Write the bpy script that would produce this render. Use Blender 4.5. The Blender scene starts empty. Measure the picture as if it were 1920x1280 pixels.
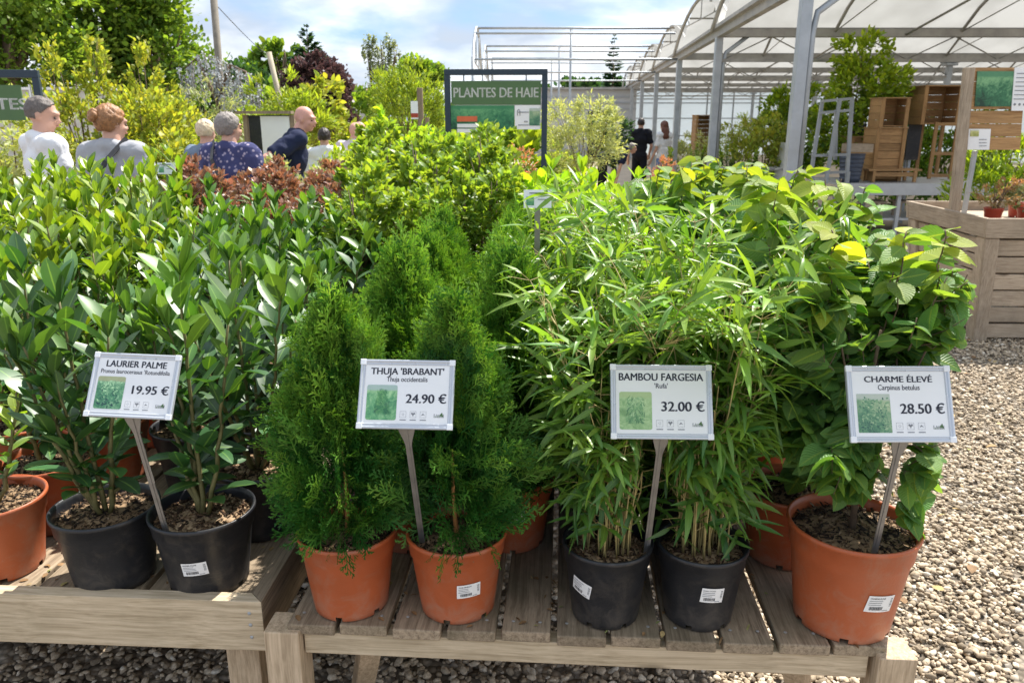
import bpy, math, random
import numpy as np
from mathutils import Vector, Matrix

R = math.radians
SC = bpy.context.scene
COL = SC.collection
PI = math.pi

# ------------------------------------------------------------------ camera
CAMH, PITCH, F = 1.65, R(16.0), 1450.0          # F in pixels of a 1920 px wide frame
cd = bpy.data.cameras.new('camera'); cam = bpy.data.objects.new('camera', cd); COL.objects.link(cam)
cam.location = (0, 0, CAMH); cam.rotation_euler = (PI / 2 - PITCH, 0, 0)
cd.sensor_width = 36; cd.lens = F / 1920 * 36; cd.clip_end = 2000; cd.clip_start = .02
cd.dof.use_dof = True; cd.dof.focus_distance = 1.9; cd.dof.aperture_fstop = 9.0
SC.camera = cam
# ------------------------------------------------------------------ sun, sky, exposure
SUN_EL, SUN_AZ = R(56), R(38)                    # azimuth clockwise from +Y
sl = bpy.data.lights.new('sun', 'SUN'); sl.energy = 5.0; sl.angle = R(.55); sl.color = (1, .95, .87)
sun = bpy.data.objects.new('sun', sl); COL.objects.link(sun)
sd = Vector((math.sin(SUN_AZ) * math.cos(SUN_EL), math.cos(SUN_AZ) * math.cos(SUN_EL), math.sin(SUN_EL)))
sun.rotation_euler = sd.to_track_quat('Z', 'Y').to_euler(); sun.location = (0, 0, 30)
W = bpy.data.worlds.new('World'); SC.world = W; W.use_nodes = True
SC.view_settings.view_transform = 'Standard'; SC.view_settings.look = 'None'
SC.view_settings.exposure = 0.9; SC.view_settings.gamma = 1
SC.cycles.max_bounces = 7; SC.cycles.diffuse_bounces = 5; SC.cycles.glossy_bounces = 2
SC.cycles.transmission_bounces = 5; SC.cycles.transparent_max_bounces = 8
SC.cycles.caustics_reflective = False; SC.cycles.caustics_refractive = False
SC.cycles.use_denoising = True
SC.cycles.sample_clamp_indirect = 6


def NT(nt):
    def n(kind, **kw):
        x = nt.nodes.new(kind)
        for k, v in kw.items():
            if k == 'ins':
                for a, b in v.items():
                    x.inputs[a].default_value = b
            else:
                setattr(x, k, v)
        return x
    return n


def lk(nt, a, b): nt.links.new(a, b)


def ramp(nt, stops, interp='LINEAR'):
    r = nt.nodes.new('ShaderNodeValToRGB'); cr = r.color_ramp; cr.interpolation = interp
    while len(cr.elements) > 1: cr.elements.remove(cr.elements[-1])
    for i, (p, c) in enumerate(stops):
        if isinstance(c, (int, float)): c = (c, c, c)
        e = cr.elements[0] if i == 0 else cr.elements.new(p)
        e.position = p; e.color = (*c, 1)
    return r


def mathn(nt, op, a, b=None, c=None):
    m = nt.nodes.new('ShaderNodeMath'); m.operation = op
    for i, v in enumerate((a, b, c)):
        if v is None: continue
        if isinstance(v, (int, float)): m.inputs[i].default_value = v
        else: nt.links.new(v, m.inputs[i])
    return m.outputs[0]


def mixc(nt, fac, a, b, mode='MIX'):
    m = nt.nodes.new('ShaderNodeMix'); m.data_type = 'RGBA'; m.blend_type = mode
    for i, v in ((0, fac), (6, a), (7, b)):
        if isinstance(v, (int, float)): m.inputs[i].default_value = v
        elif isinstance(v, tuple): m.inputs[i].default_value = (*v[:3], 1)
        else: nt.links.new(v, m.inputs[i])
    return m.outputs[2]


def build_world():
    nt = W.node_tree; nt.nodes.clear(); n = NT(nt)
    sky = n('ShaderNodeTexSky', sky_type='NISHITA', sun_disc=False)
    sky.sun_elevation = SUN_EL; sky.sun_rotation = SUN_AZ; sky.air_density = 1.0; sky.dust_density = .6; sky.ozone_density = 1.3
    tc = n('ShaderNodeTexCoord'); sp = n('ShaderNodeSeparateXYZ'); lk(nt, tc.outputs['Generated'], sp.inputs[0])
    z = mathn(nt, 'ADD', mathn(nt, 'MAXIMUM', sp.outputs[2], 0.0), .30)
    cb = n('ShaderNodeCombineXYZ')
    lk(nt, mathn(nt, 'DIVIDE', sp.outputs[0], z), cb.inputs[0]); lk(nt, mathn(nt, 'DIVIDE', sp.outputs[1], z), cb.inputs[1])
    no = n('ShaderNodeTexNoise', ins={'Scale': .95, 'Detail': 10.0, 'Roughness': .5, 'Distortion': .2}); lk(nt, cb.outputs[0], no.inputs['Vector'])
    cov = ramp(nt, [(.40, 0.0), (.46, .6), (.52, .98)]); lk(nt, no.outputs[0], cov.inputs[0])
    # thicker cloud has a greyer underside
    no2 = n('ShaderNodeTexNoise', ins={'Scale': 2.3, 'Detail': 7.0, 'Roughness': .5}); lk(nt, cb.outputs[0], no2.inputs['Vector'])
    sh = ramp(nt, [(.40, (4.6, 5.2, 6.1)), (.5, (6.6, 7.0, 7.6)), (.58, (9.8, 9.9, 10.0))]); lk(nt, no2.outputs[0], sh.inputs[0])
    blue = mixc(nt, .62, sky.outputs[0], (2.6, 4.5, 7.8))
    c = mixc(nt, cov.outputs[0], blue, sh.outputs[0])
    bg = n('ShaderNodeBackground', ins={'Strength': .080}); lk(nt, c, bg.inputs[0])
    out = n('ShaderNodeOutputWorld'); lk(nt, bg.outputs[0], out.inputs[0])


build_world()


# ------------------------------------------------------------------ placing helpers
def PZ(px, py, z):
    """the point of height z seen at pixel (px, py) of the 1920x1280 photograph"""
    dx, dy = (px - 960) / F, (py - 640) / F
    dn = math.sin(PITCH) + dy * math.cos(PITCH); fw = math.cos(PITCH) - dy * math.sin(PITCH)
    t = (CAMH - z) / dn
    return Vector((dx * t, fw * t, z))


def PY(px, py, Y):
    dx, dy = (px - 960) / F, (py - 640) / F
    dn = math.sin(PITCH) + dy * math.cos(PITCH); fw = math.cos(PITCH) - dy * math.sin(PITCH)
    t = Y / fw
    return Vector((dx * t, Y, CAMH - dn * t))


# ------------------------------------------------------------------ object helpers
def tag(o, label=None, cat=None, group=None, kind=None):
    if label: o['label'] = label
    if cat: o['category'] = cat
    if group: o['group'] = group
    if kind: o['kind'] = kind
    return o


def thing(name, label, cat, loc=(0, 0, 0), rz=0.0, group=None, kind=None):
    o = bpy.data.objects.new(name, None); COL.objects.link(o); o.empty_display_size = .05
    o.location = loc; o.rotation_euler = (0, 0, rz)
    return tag(o, label, cat, group, kind)


def link(name, me, parent=None, loc=(0, 0, 0), rot=(0, 0, 0), scale=(1, 1, 1)):
    o = bpy.data.objects.new(name, me); COL.objects.link(o)
    o.location = loc; o.rotation_euler = rot; o.scale = scale
    if parent is not None: o.parent = parent
    return o


CLEAR = [None]                                   # leaves a gardener has bent away from in front of a sign


def keep_clear(X, Y, Z, rz, signs, s=(1, 1, 1)):
    def f(vv):
        c, sn = math.cos(rz), math.sin(rz); w = vv * np.array(s); x = w[..., 0] * c - w[..., 1] * sn + X; y = w[..., 0] * sn + w[..., 1] * c + Y; z = w[..., 2] + Z
        bad = np.zeros(len(vv), bool)
        for cx, cy, cz, hw, hh, *deep in signs:
            k = cy / np.maximum(y, .05); xx = x * k; zz = CAMH + (z - CAMH) * k
            bad |= ((np.abs(xx - cx) < hw) & (np.abs(zz - cz) < hh) & ((y < cy + (zz - cz) * .5 + .05) | bool(deep))).any(1)
        return ~bad
    return f


class MB:
    """collects boxes, tubes, lathes into one mesh; every face keeps a material index"""
    def __init__(s): s.v = []; s.f = []; s.m = []; s.smooth = []

    def add(s, vs, fs, m=0, sm=False):
        b = len(s.v); s.v.extend([tuple(v) for v in vs]); s.f.extend([tuple(i + b for i in f) for f in fs])
        s.m.extend([m] * len(fs)); s.smooth.extend([sm] * len(fs)); return s

    def box(s, c, d, rot=None, m=0, taper=1.0):
        x, y, z = d[0] / 2, d[1] / 2, d[2] / 2
        vs = [Vector((sx * x * (taper if sz > 0 else 1), sy * y * (taper if sz > 0 else 1), sz * z)) for sz in (-1, 1) for sx, sy in ((-1, -1), (1, -1), (1, 1), (-1, 1))]
        if rot is not None:
            if not isinstance(rot, Matrix): rot = Matrix.Rotation(rot, 3, 'Z')
            vs = [rot @ v for v in vs]
        vs = [v + Vector(c) for v in vs]
        return s.add(vs, [(3, 2, 1, 0), (4, 5, 6, 7), (0, 1, 5, 4), (1, 2, 6, 5), (2, 3, 7, 6), (3, 0, 4, 7)], m)

    def bar(s, a, b, w, h, m=0, up=(0, 0, 1)):
        """rectangular bar from a to b, w across, h in the up direction"""
        a, b = Vector(a), Vector(b); d = (b - a).normalized(); u = Vector(up)
        x = d.cross(u)
        if x.length < 1e-4: x = d.cross(Vector((0, 1, 0)))
        x.normalize(); u = x.cross(d).normalized()
        vs = [p + x * sx * w / 2 + u * su * h / 2 for p in (a, b) for sx, su in ((-1, -1), (1, -1), (1, 1), (-1, 1))]
        return s.add(vs, [(0, 1, 2, 3), (7, 6, 5, 4), (0, 4, 5, 1), (1, 5, 6, 2), (2, 6, 7, 3), (3, 7, 4, 0)], m)

    def tube(s, pts, rad, seg=8, m=0, cap=True, sm=True):
        pts = [Vector(p) for p in pts]; n = len(pts)
        if isinstance(rad, (int, float)): rad = [rad] * n
        vs = []; prev = None
        for i, p in enumerate(pts):
            d = (pts[min(i + 1, n - 1)] - pts[max(i - 1, 0)])
            d = d.normalized() if d.length > 1e-9 else Vector((0, 0, 1))
            if prev is None: x = d.orthogonal().normalized()
            else:
                x = prev - d * prev.dot(d); x = x.normalized() if x.length > 1e-6 else d.orthogonal().normalized()
            prev = x; y = d.cross(x)
            for k in range(seg):
                a = 2 * PI * k / seg; vs.append(p + (x * math.cos(a) + y * math.sin(a)) * rad[i])
        fs = [(i * seg + k, i * seg + (k + 1) % seg, (i + 1) * seg + (k + 1) % seg, (i + 1) * seg + k) for i in range(n - 1) for k in range(seg)]
        s.add(vs, fs, m, sm)
        if cap:
            b = len(s.v) - len(vs)
            s.f.append(tuple(b + k for k in reversed(range(seg)))); s.m.append(m); s.smooth.append(False)
            s.f.append(tuple(b + (n - 1) * seg + k for k in range(seg))); s.m.append(m); s.smooth.append(False)
        return s

    def lathe(s, prof, seg=40, c=(0, 0, 0), m=0, skip=None, sm=True):
        vs = [(c[0] + r * math.cos(2 * PI * k / seg), c[1] + r * math.sin(2 * PI * k / seg), c[2] + z) for r, z in prof for k in range(seg)]
        fs = []
        for i in range(len(prof) - 1):
            for k in range(seg):
                if skip and skip(i, k): continue
                fs.append((i * seg + k, i * seg + (k + 1) % seg, (i + 1) * seg + (k + 1) % seg, (i + 1) * seg + k))
        return s.add(vs, fs, m, sm)

    def ell(s, c, r, m=0, seg=14, rings=9, rot=None):
        vs = []
        for i in range(rings + 1):
            t = PI * i / rings
            for k in range(seg):
                a = 2 * PI * k / seg
                v = Vector((math.sin(t) * math.cos(a) * r[0], math.sin(t) * math.sin(a) * r[1], math.cos(t) * r[2]))
                if rot is not None: v = rot @ v
                vs.append(v + Vector(c))
        fs = [(i * seg + k, (i + 1) * seg + k, (i + 1) * seg + (k + 1) % seg, i * seg + (k + 1) % seg) for i in range(rings) for k in range(seg)]
        return s.add(vs, fs, m, True)

    def cap(s, a, b, ra, rb, m=0, seg=12):
        s.tube([a, b], [ra, rb], seg, m); s.ell(a, (ra,) * 3, m, 12, 8); s.ell(b, (rb,) * 3, m, 12, 8); return s

    def mesh(s, name, mats, parent=None, world=False):
        vs = s.v
        if world and parent is not None:
            mi = (Matrix.Translation(parent.location) @ Matrix.Rotation(parent.rotation_euler.z, 4, 'Z')).inverted()
            vs = [tuple(mi @ Vector(v)) for v in vs]
        me = bpy.data.meshes.new(name); me.from_pydata(vs, [], s.f)
        if not isinstance(mats, (list, tuple)): mats = [mats]
        if CLEAR[0] is not None and name == 'stem':
            k = [bool(CLEAR[0](np.array([[vs[i] for i in f]]))[0]) for f in s.f]
            s.f = [f for f, a in zip(s.f, k) if a]; s.m = [f for f, a in zip(s.m, k) if a]; s.smooth = [f for f, a in zip(s.smooth, k) if a]; bpy.data.meshes.remove(me); me = bpy.data.meshes.new(name); me.from_pydata(vs, [], s.f)
        for mm in mats: me.materials.append(mm)
        me.polygons.foreach_set('material_index', s.m); me.polygons.foreach_set('use_smooth', s.smooth)
        me.update(); return me

    def build(s, name, mats, parent=None, world=False, bevel=0.0, **kw):
        o = link(name, s.mesh(name, mats, parent, world), parent, **kw)
        if bevel:
            b = o.modifiers.new('bevel', 'BEVEL'); b.width = bevel; b.segments = 2; b.limit_method = 'ANGLE'; b.angle_limit = R(40)
        return o


def unit(a): return a / np.maximum(np.linalg.norm(a, axis=-1, keepdims=True), 1e-9)


class Leaves:
    """many copies of small templates (verts, faces, uv) written into one mesh; each copy keeps a 'tint'"""
    def __init__(s): s.parts = []

    def scatter(s, tpls, pos, d, nrm, scale, tint, seed=0):
        rs = np.random.RandomState(seed); pos = np.asarray(pos, float); N = len(pos)
        if N == 0: return s
        d = unit(np.asarray(d, float)); nrm = np.asarray(nrm, float)
        nrm = unit(nrm - d * np.sum(nrm * d, 1, keepdims=True)); y = np.cross(nrm, d)
        scale = np.asarray(scale, float)
        if scale.ndim == 1: scale = np.repeat(scale[:, None], 3, 1)
        M = np.stack([d, y, nrm], 2)
        which = rs.randint(0, len(tpls), N); tint = np.broadcast_to(np.asarray(tint, float), (N,))
        for t, (V, Fc, UV) in enumerate(tpls):
            ix = np.nonzero(which == t)[0]
            if not len(ix): continue
            vv = V[None] * scale[ix][:, None, :]
            vv = np.einsum('nij,nkj->nki', M[ix], vv) + pos[ix][:, None, :]
            if CLEAR[0] is not None:
                k = CLEAR[0](vv); vv = vv[k]; ix = ix[k]
                if not len(ix): continue
            s.parts.append((vv.reshape(-1, 3), (Fc[None] + (np.arange(len(ix)) * len(V))[:, None, None]).reshape(-1, Fc.shape[1]),
                            np.tile(UV[Fc.reshape(-1)], (len(ix), 1)), np.repeat(tint[ix], len(V))))
        return s

    def mesh(s, name, mat, smooth=True):
        off = 0; V = []; LI = []; LS = []; U = []; T = []; nl = 0
        for vv, ff, uv, tt in s.parts:
            V.append(vv); LI.append((ff + off).reshape(-1)); LS.append(nl + np.arange(len(ff)) * ff.shape[1]); nl += ff.size
            U.append(uv); T.append(tt); off += len(vv)
        V = np.concatenate(V); LI = np.concatenate(LI); LS = np.concatenate(LS); U = np.concatenate(U); T = np.concatenate(T)
        me = bpy.data.meshes.new(name); me.vertices.add(len(V)); me.vertices.foreach_set('co', V.astype(np.float32).ravel())
        me.loops.add(len(LI)); me.loops.foreach_set('vertex_index', LI.astype(np.int32))
        me.polygons.add(len(LS)); me.polygons.foreach_set('loop_start', LS.astype(np.int32))
        me.update(calc_edges=True)
        uvl = me.uv_layers.new(name='UVMap'); uvl.data.foreach_set('uv', U.astype(np.float32).ravel())
        a = me.attributes.new('tint', 'FLOAT', 'POINT'); a.data.foreach_set('value', T.astype(np.float32))
        if smooth: me.polygons.foreach_set('use_smooth', np.ones(len(LS), bool))
        me.materials.append(mat); me.validate(); return me


def leaf_tpl(prof, fold=.3, curl=.2, side=0.0):
    V, UV = [], []
    for x, w in prof:
        z = -curl * x * x; b = side * x * x
        V += [(x, b - w, z + fold * w), (x, b, z), (x, b + w, z + fold * w)]; UV += [(x, 0), (x, .5), (x, 1)]
    Fc = []
    for i in range(len(prof) - 1):
        a = i * 3
        Fc += [(a, a + 3, a + 4, a + 1), (a + 1, a + 4, a + 5, a + 2)]
    return np.array(V, float), np.array(Fc, int), np.array(UV, float)


# ------------------------------------------------------------------ materials
MATS = {}


def new_mat(name):
    m = bpy.data.materials.new(name); m.use_nodes = True; m.node_tree.nodes.clear(); MATS[name] = m
    return m, m.node_tree, NT(m.node_tree)


def simple(name, col, rough=.5, spec=.5, metal=0.0, noise=.12, scale=8.0, bump=0.0, bscale=60.0, coat=0.0, dust=0.0):
    m, nt, n = new_mat(name)
    out = n('ShaderNodeOutputMaterial'); p = n('ShaderNodeBsdfPrincipled', ins={'Roughness': rough, 'Metallic': metal})
    p.inputs['Specular IOR Level'].default_value = spec; p.inputs['Coat Weight'].default_value = coat
    tc = n('ShaderNodeTexCoord'); no = n('ShaderNodeTexNoise', ins={'Scale': scale, 'Detail': 6.0, 'Roughness': .6}); lk(nt, tc.outputs['Object'], no.inputs['Vector'])
    lo = tuple(c * (1 - noise) for c in col); hi = tuple(min(1, c * (1 + noise)) for c in col)
    r = ramp(nt, [(.3, lo), (.7, hi)]); lk(nt, no.outputs[0], r.inputs[0]); lk(nt, r.outputs[0], p.inputs['Base Color'])
    rr = ramp(nt, [(.3, max(0, rough - .08)), (.7, min(1, rough + .1))]); lk(nt, no.outputs[0], rr.inputs[0]); lk(nt, rr.outputs[0], p.inputs['Roughness'])
    if dust:
        dn = n('ShaderNodeTexNoise', ins={'Scale': 22.0, 'Detail': 9.0, 'Roughness': .75, 'Distortion': .6}); lk(nt, tc.outputs['Object'], dn.inputs['Vector'])
        dz = n('ShaderNodeSeparateXYZ'); lk(nt, tc.outputs['Object'], dz.inputs[0]); low = ramp(nt, [(0.0, .16), (.07, .0)]); lk(nt, dz.outputs[2], low.inputs[0])
        dr = ramp(nt, [(.50, 0.0), (.74, dust)]); lk(nt, mathn(nt, 'ADD', dn.outputs[0], low.outputs[0]), dr.inputs[0]); lk(nt, mixc(nt, dr.outputs[0], r.outputs[0], (.33, .28, .22)), p.inputs['Base Color'])
    if bump:
        nb = n('ShaderNodeTexNoise', ins={'Scale': bscale, 'Detail': 4.0}); lk(nt, tc.outputs['Object'], nb.inputs['Vector'])
        b = n('ShaderNodeBump', ins={'Strength': bump, 'Distance': .004}); lk(nt, nb.outputs[0], b.inputs['Height']); lk(nt, b.outputs[0], p.inputs['Normal'])
    lk(nt, p.outputs[0], out.inputs[0]); return m


def wood(name, axis, light, dark, stain=(.09, .075, .05), grain=1.0, rough=.75, stain_amt=.5):
    """weathered softwood: grain runs along axis; each board (mesh island) gets its own offset and tone"""
    m, nt, n = new_mat(name)
    out = n('ShaderNodeOutputMaterial'); p = n('ShaderNodeBsdfPrincipled', ins={'Roughness': rough}); p.inputs['Specular IOR Level'].default_value = .25
    tc = n('ShaderNodeTexCoord'); g = n('ShaderNodeNewGeometry'); rnd = g.outputs['Random Per Island']
    off = n('ShaderNodeVectorMath', operation='ADD'); cmb = n('ShaderNodeCombineXYZ')
    for i, k in enumerate((13.7, 7.3, 5.1)): lk(nt, mathn(nt, 'MULTIPLY', rnd, k), cmb.inputs[i])
    lk(nt, tc.outputs['Object'], off.inputs[0]); lk(nt, cmb.outputs[0], off.inputs[1])
    mp = n('ShaderNodeMapping'); s = [1.0, 1.0, 1.0]; s['XYZ'.index(axis)] = .045; mp.inputs['Scale'].default_value = s
    lk(nt, off.outputs[0], mp.inputs[0])
    # knots warp the grain
    kn = n('ShaderNodeTexNoise', ins={'Scale': 3.2, 'Detail': 2.0}); lk(nt, off.outputs[0], kn.inputs['Vector'])
    w1 = n('ShaderNodeVectorMath', operation='SCALE'); lk(nt, kn.outputs['Color'], w1.inputs[0]); w1.inputs['Scale'].default_value = .022
    w2 = n('ShaderNodeVectorMath', operation='ADD'); lk(nt, mp.outputs[0], w2.inputs[0]); lk(nt, w1.outputs[0], w2.inputs[1])
    n1 = n('ShaderNodeTexNoise', ins={'Scale': 115.0 * grain, 'Detail': 5.0, 'Roughness': .6}); lk(nt, w2.outputs[0], n1.inputs['Vector'])
    n2 = n('ShaderNodeTexNoise', ins={'Scale': 330.0 * grain, 'Detail': 3.0, 'Roughness': .6}); lk(nt, w2.outputs[0], n2.inputs['Vector'])
    gr = mathn(nt, 'ADD', mathn(nt, 'MULTIPLY', n1.outputs[0], .65), mathn(nt, 'MULTIPLY', n2.outputs[0], .35))
    mid = tuple((a + b) / 2 for a, b in zip(light, dark))
    r = ramp(nt, [(.36, tuple(x * .9 for x in dark)), (.5, mid), (.64, light)]); lk(nt, gr, r.inputs[0])
    st = n('ShaderNodeTexNoise', ins={'Scale': 5.0, 'Detail': 7.0, 'Roughness': .65}); lk(nt, off.outputs[0], st.inputs['Vector'])
    sr = ramp(nt, [(.45, 0.0), (.72, stain_amt)]); lk(nt, st.outputs[0], sr.inputs[0])
    c = mixc(nt, sr.outputs[0], r.outputs[0], stain)
    hv = n('ShaderNodeHueSaturation'); lk(nt, c, hv.inputs['Color']); lk(nt, mathn(nt, 'MULTIPLY_ADD', rnd, .45, .78), hv.inputs['Value'])
    kv = n('ShaderNodeTexVoronoi', ins={'Scale': 3.4}); ms = [1.0, 1.0, 1.0]; ms['XYZ'.index(axis)] = .45
    mk = n('ShaderNodeMapping'); mk.inputs['Scale'].default_value = ms; lk(nt, off.outputs[0], mk.inputs[0]); lk(nt, mk.outputs[0], kv.inputs['Vector'])
    kr = ramp(nt, [(.045, .85), (.085, 0.0)]); lk(nt, kv.outputs['Distance'], kr.inputs[0])
    c2 = mixc(nt, kr.outputs[0], hv.outputs[0], tuple(x * .35 for x in dark))
    lk(nt, c2, p.inputs['Base Color'])
    b = n('ShaderNodeBump', ins={'Strength': .55, 'Distance': .002}); lk(nt, gr, b.inputs['Height']); lk(nt, b.outputs[0], p.inputs['Normal'])
    lk(nt, p.outputs[0], out.inputs[0]); return m


def leafmat(name, old, young, rough=.38, trans=.4, spec=.5, var=.55, veins=0.0, vein_n=9.0, midrib=.35, tgain=(1.9, 1.75, .55), hue=.03):
    m, nt, n = new_mat(name)
    out = n('ShaderNodeOutputMaterial'); p = n('ShaderNodeBsdfPrincipled', ins={'Roughness': rough}); p.inputs['Specular IOR Level'].default_value = spec
    at = n('ShaderNodeAttribute', attribute_name='tint'); g = n('ShaderNodeNewGeometry'); rnd = g.outputs['Random Per Island']
    c = mixc(nt, at.outputs['Fac'], old, young)
    hv = n('ShaderNodeHueSaturation'); lk(nt, c, hv.inputs['Color']); lk(nt, mathn(nt, 'MULTIPLY_ADD', rnd, var, 1 - var * .45), hv.inputs['Value'])
    r2 = mathn(nt, 'FRACT', mathn(nt, 'MULTIPLY', rnd, 37.7)); lk(nt, mathn(nt, 'MULTIPLY_ADD', r2, hue, .5 - hue / 2), hv.inputs['Hue'])
    cc = hv.outputs[0]
    if veins or midrib:
        uv = n('ShaderNodeUVMap', uv_map='UVMap'); sp = n('ShaderNodeSeparateXYZ'); lk(nt, uv.outputs[0], sp.inputs[0])
        av = mathn(nt, 'ABSOLUTE', mathn(nt, 'SUBTRACT', sp.outputs[1], .5))
        mr = ramp(nt, [(.0, midrib), (.06, 0.0)]); lk(nt, av, mr.inputs[0])
        cc = mixc(nt, mr.outputs[0], cc, tuple(min(1, y * 1.5 + .05) for y in young))
        if veins:
            ph = mathn(nt, 'MULTIPLY', mathn(nt, 'SUBTRACT', sp.outputs[0], mathn(nt, 'MULTIPLY', av, .55)), vein_n * 2 * PI)
            wv = mathn(nt, 'SINE', ph)
            b = n('ShaderNodeBump', ins={'Strength': veins, 'Distance': .0025}); lk(nt, wv, b.inputs['Height']); lk(nt, b.outputs[0], p.inputs['Normal'])
    lk(nt, cc, p.inputs['Base Color'])
    tr = n('ShaderNodeBsdfTranslucent'); tg = n('ShaderNodeVectorMath', operation='MULTIPLY'); tg.inputs[1].default_value = tgain
    lk(nt, cc, tg.inputs[0]); lk(nt, tg.outputs[0], tr.inputs[0])
    mx = n('ShaderNodeMixShader', ins={0: trans}); lk(nt, p.outputs[0], mx.inputs[1]); lk(nt, tr.outputs[0], mx.inputs[2])
    lk(nt, mx.outputs[0], out.inputs[0]); return m


def island_mat(name, stops, rough=.8, bump=.3, bscale=90.0, spec=.3):
    """one colour per loose piece, out of a ramp"""
    m, nt, n = new_mat(name)
    out = n('ShaderNodeOutputMaterial'); p = n('ShaderNodeBsdfPrincipled', ins={'Roughness': rough}); p.inputs['Specular IOR Level'].default_value = spec
    g = n('ShaderNodeNewGeometry'); r = ramp(nt, stops); lk(nt, g.outputs['Random Per Island'], r.inputs[0])
    tc = n('ShaderNodeTexCoord'); no = n('ShaderNodeTexNoise', ins={'Scale': bscale, 'Detail': 4.0}); lk(nt, tc.outputs['Object'], no.inputs['Vector'])
    v = ramp(nt, [(.3, .72), (.7, 1.15)]); lk(nt, no.outputs[0], v.inputs[0])
    lk(nt, mixc(nt, 1.0, r.outputs[0], v.outputs[0], 'MULTIPLY'), p.inputs['Base Color'])
    b = n('ShaderNodeBump', ins={'Strength': bump, 'Distance': .002}); lk(nt, no.outputs[0], b.inputs['Height']); lk(nt, b.outputs[0], p.inputs['Normal'])
    lk(nt, p.outputs[0], out.inputs[0]); return m


def picture_mat(name, dark, mid, light, scale=60.0, seed=0.0, sky=(.5, .52, .42)):
    """a small printed photograph of foliage"""
    m, nt, n = new_mat(name)
    out = n('ShaderNodeOutputMaterial'); p = n('ShaderNodeBsdfPrincipled', ins={'Roughness': .35})
    tc = n('ShaderNodeTexCoord'); mp = n('ShaderNodeMapping'); mp.inputs['Location'].default_value = (seed, seed * 1.7, 0); lk(nt, tc.outputs['Object'], mp.inputs[0])
    no = n('ShaderNodeTexNoise', ins={'Scale': scale * .55, 'Detail': 9.0, 'Roughness': .72, 'Distortion': 1.6}); lk(nt, mp.outputs[0], no.inputs['Vector'])
    n2 = n('ShaderNodeTexNoise', ins={'Scale': scale * .14, 'Detail': 2.0}); lk(nt, mp.outputs[0], n2.inputs['Vector'])
    sg = n('ShaderNodeSeparateXYZ'); lk(nt, tc.outputs['Generated'], sg.inputs[0])
    gy = mathn(nt, 'MAXIMUM', sg.outputs[1], sg.outputs[2])
    f = mathn(nt, 'ADD', mathn(nt, 'ADD', mathn(nt, 'MULTIPLY', no.outputs[0], .75), mathn(nt, 'MULTIPLY', n2.outputs[0], .45)), mathn(nt, 'MULTIPLY', gy, .22))
    r = ramp(nt, [(.50, dark), (.68, mid), (.88, light)]); lk(nt, f, r.inputs[0])
    top = ramp(nt, [(.86, 0.0), (.92, .8)]); lk(nt, mathn(nt, 'ADD', gy, mathn(nt, 'MULTIPLY', n2.outputs[0], .08)), top.inputs[0])
    lk(nt, mixc(nt, top.outputs[0], r.outputs[0], sky), p.inputs['Base Color'])
    lk(nt, p.outputs[0], out.inputs[0]); return m


# weathered table timber per grain direction
WL, WD = (.34, .25, .30), (.15, .105, .065)
wood_x = wood('table_wood_x', 'X', (.72, .59, .42), (.45, .35, .225), stain=(.20, .16, .09), stain_amt=.3)
wood_y = wood('table_wood_y', 'Y', (.40, .315, .22), (.19, .14, .095), stain=(.10, .088, .05), stain_amt=.6)
wood_z = wood('table_wood_z', 'Z', (.68, .53, .37), (.40, .295, .19), stain=(.18, .14, .08), stain_amt=.35)
crate_x = wood('crate_wood_x', 'X', (.46, .28, .13), (.27, .15, .065), stain_amt=.2)
crate_z = wood('crate_wood_z', 'Z', (.52, .31, .14), (.32, .18, .075), stain_amt=.2)
plant_x = wood('planter_wood_x', 'X', (.50, .41, .31), (.32, .245, .175), stain_amt=.35)
plant_y = wood('planter_wood_y', 'Y', (.50, .41, .31), (.32, .245, .175), stain_amt=.35)
plant_z = wood('planter_wood_z', 'Z', (.50, .41, .31), (.32, .245, .175), stain_amt=.35)
pole_wood = wood('pole_wood', 'Z', (.36, .28, .2), (.2, .15, .1), stain_amt=.3)
terracotta = simple('terracotta_plastic', (.42, .098, .032), .42, noise=.08, scale=14, bump=.08, bscale=220, dust=.32)
terra_red = simple('red_plastic', (.36, .045, .02), .4, noise=.08)
black_plastic = simple('black_plastic', (.013, .0145, .019), .42, noise=.2, scale=18, bump=.1, bscale=200, dust=.13)
white_paper = simple('white_paper', (.80, .81, .82), .35, noise=.02)
ink = simple('black_ink', (.012, .014, .03), .5, noise=.05)
grey_ink = simple('grey_ink', (.22, .23, .25), .5, noise=.05)
silver = simple('silver_plastic', (.56, .59, .64), .28, metal=.35, noise=.04)
white_cap = simple('white_cap', (.8, .82, .85), .25, noise=.02)
stake_metal = simple('grey_stake_metal', (.27, .255, .24), .42, metal=.55, noise=.18, scale=30, bump=.1)
galv = simple('galvanised_steel', (.40, .43, .46), .5, metal=.45, noise=.15, scale=5)
galv_warm = simple('weathered_gutter_steel', (.34, .33, .31), .6, metal=.25, noise=.25, scale=4)
dark_frame = simple('dark_blue_frame_paint', (.018, .035, .055), .45, noise=.1)
green_panel = simple('green_panel_paint', (.075, .15, .055), .45, noise=.06)
white_text = simple('white_lettering', (.82, .84, .8), .5, noise=.03)
bench_white = simple('bench_aluminium', (.50, .51, .52), .5, metal=.2, noise=.1)
soil_mat = island_mat('soil_and_bark', [(0, (.012, .008, .006)), (.45, (.035, .022, .014)), (.7, (.09, .052, .028)), (.9, (.22, .135, .07)), (1, (.34, .24, .15))], rough=.9)

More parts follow.
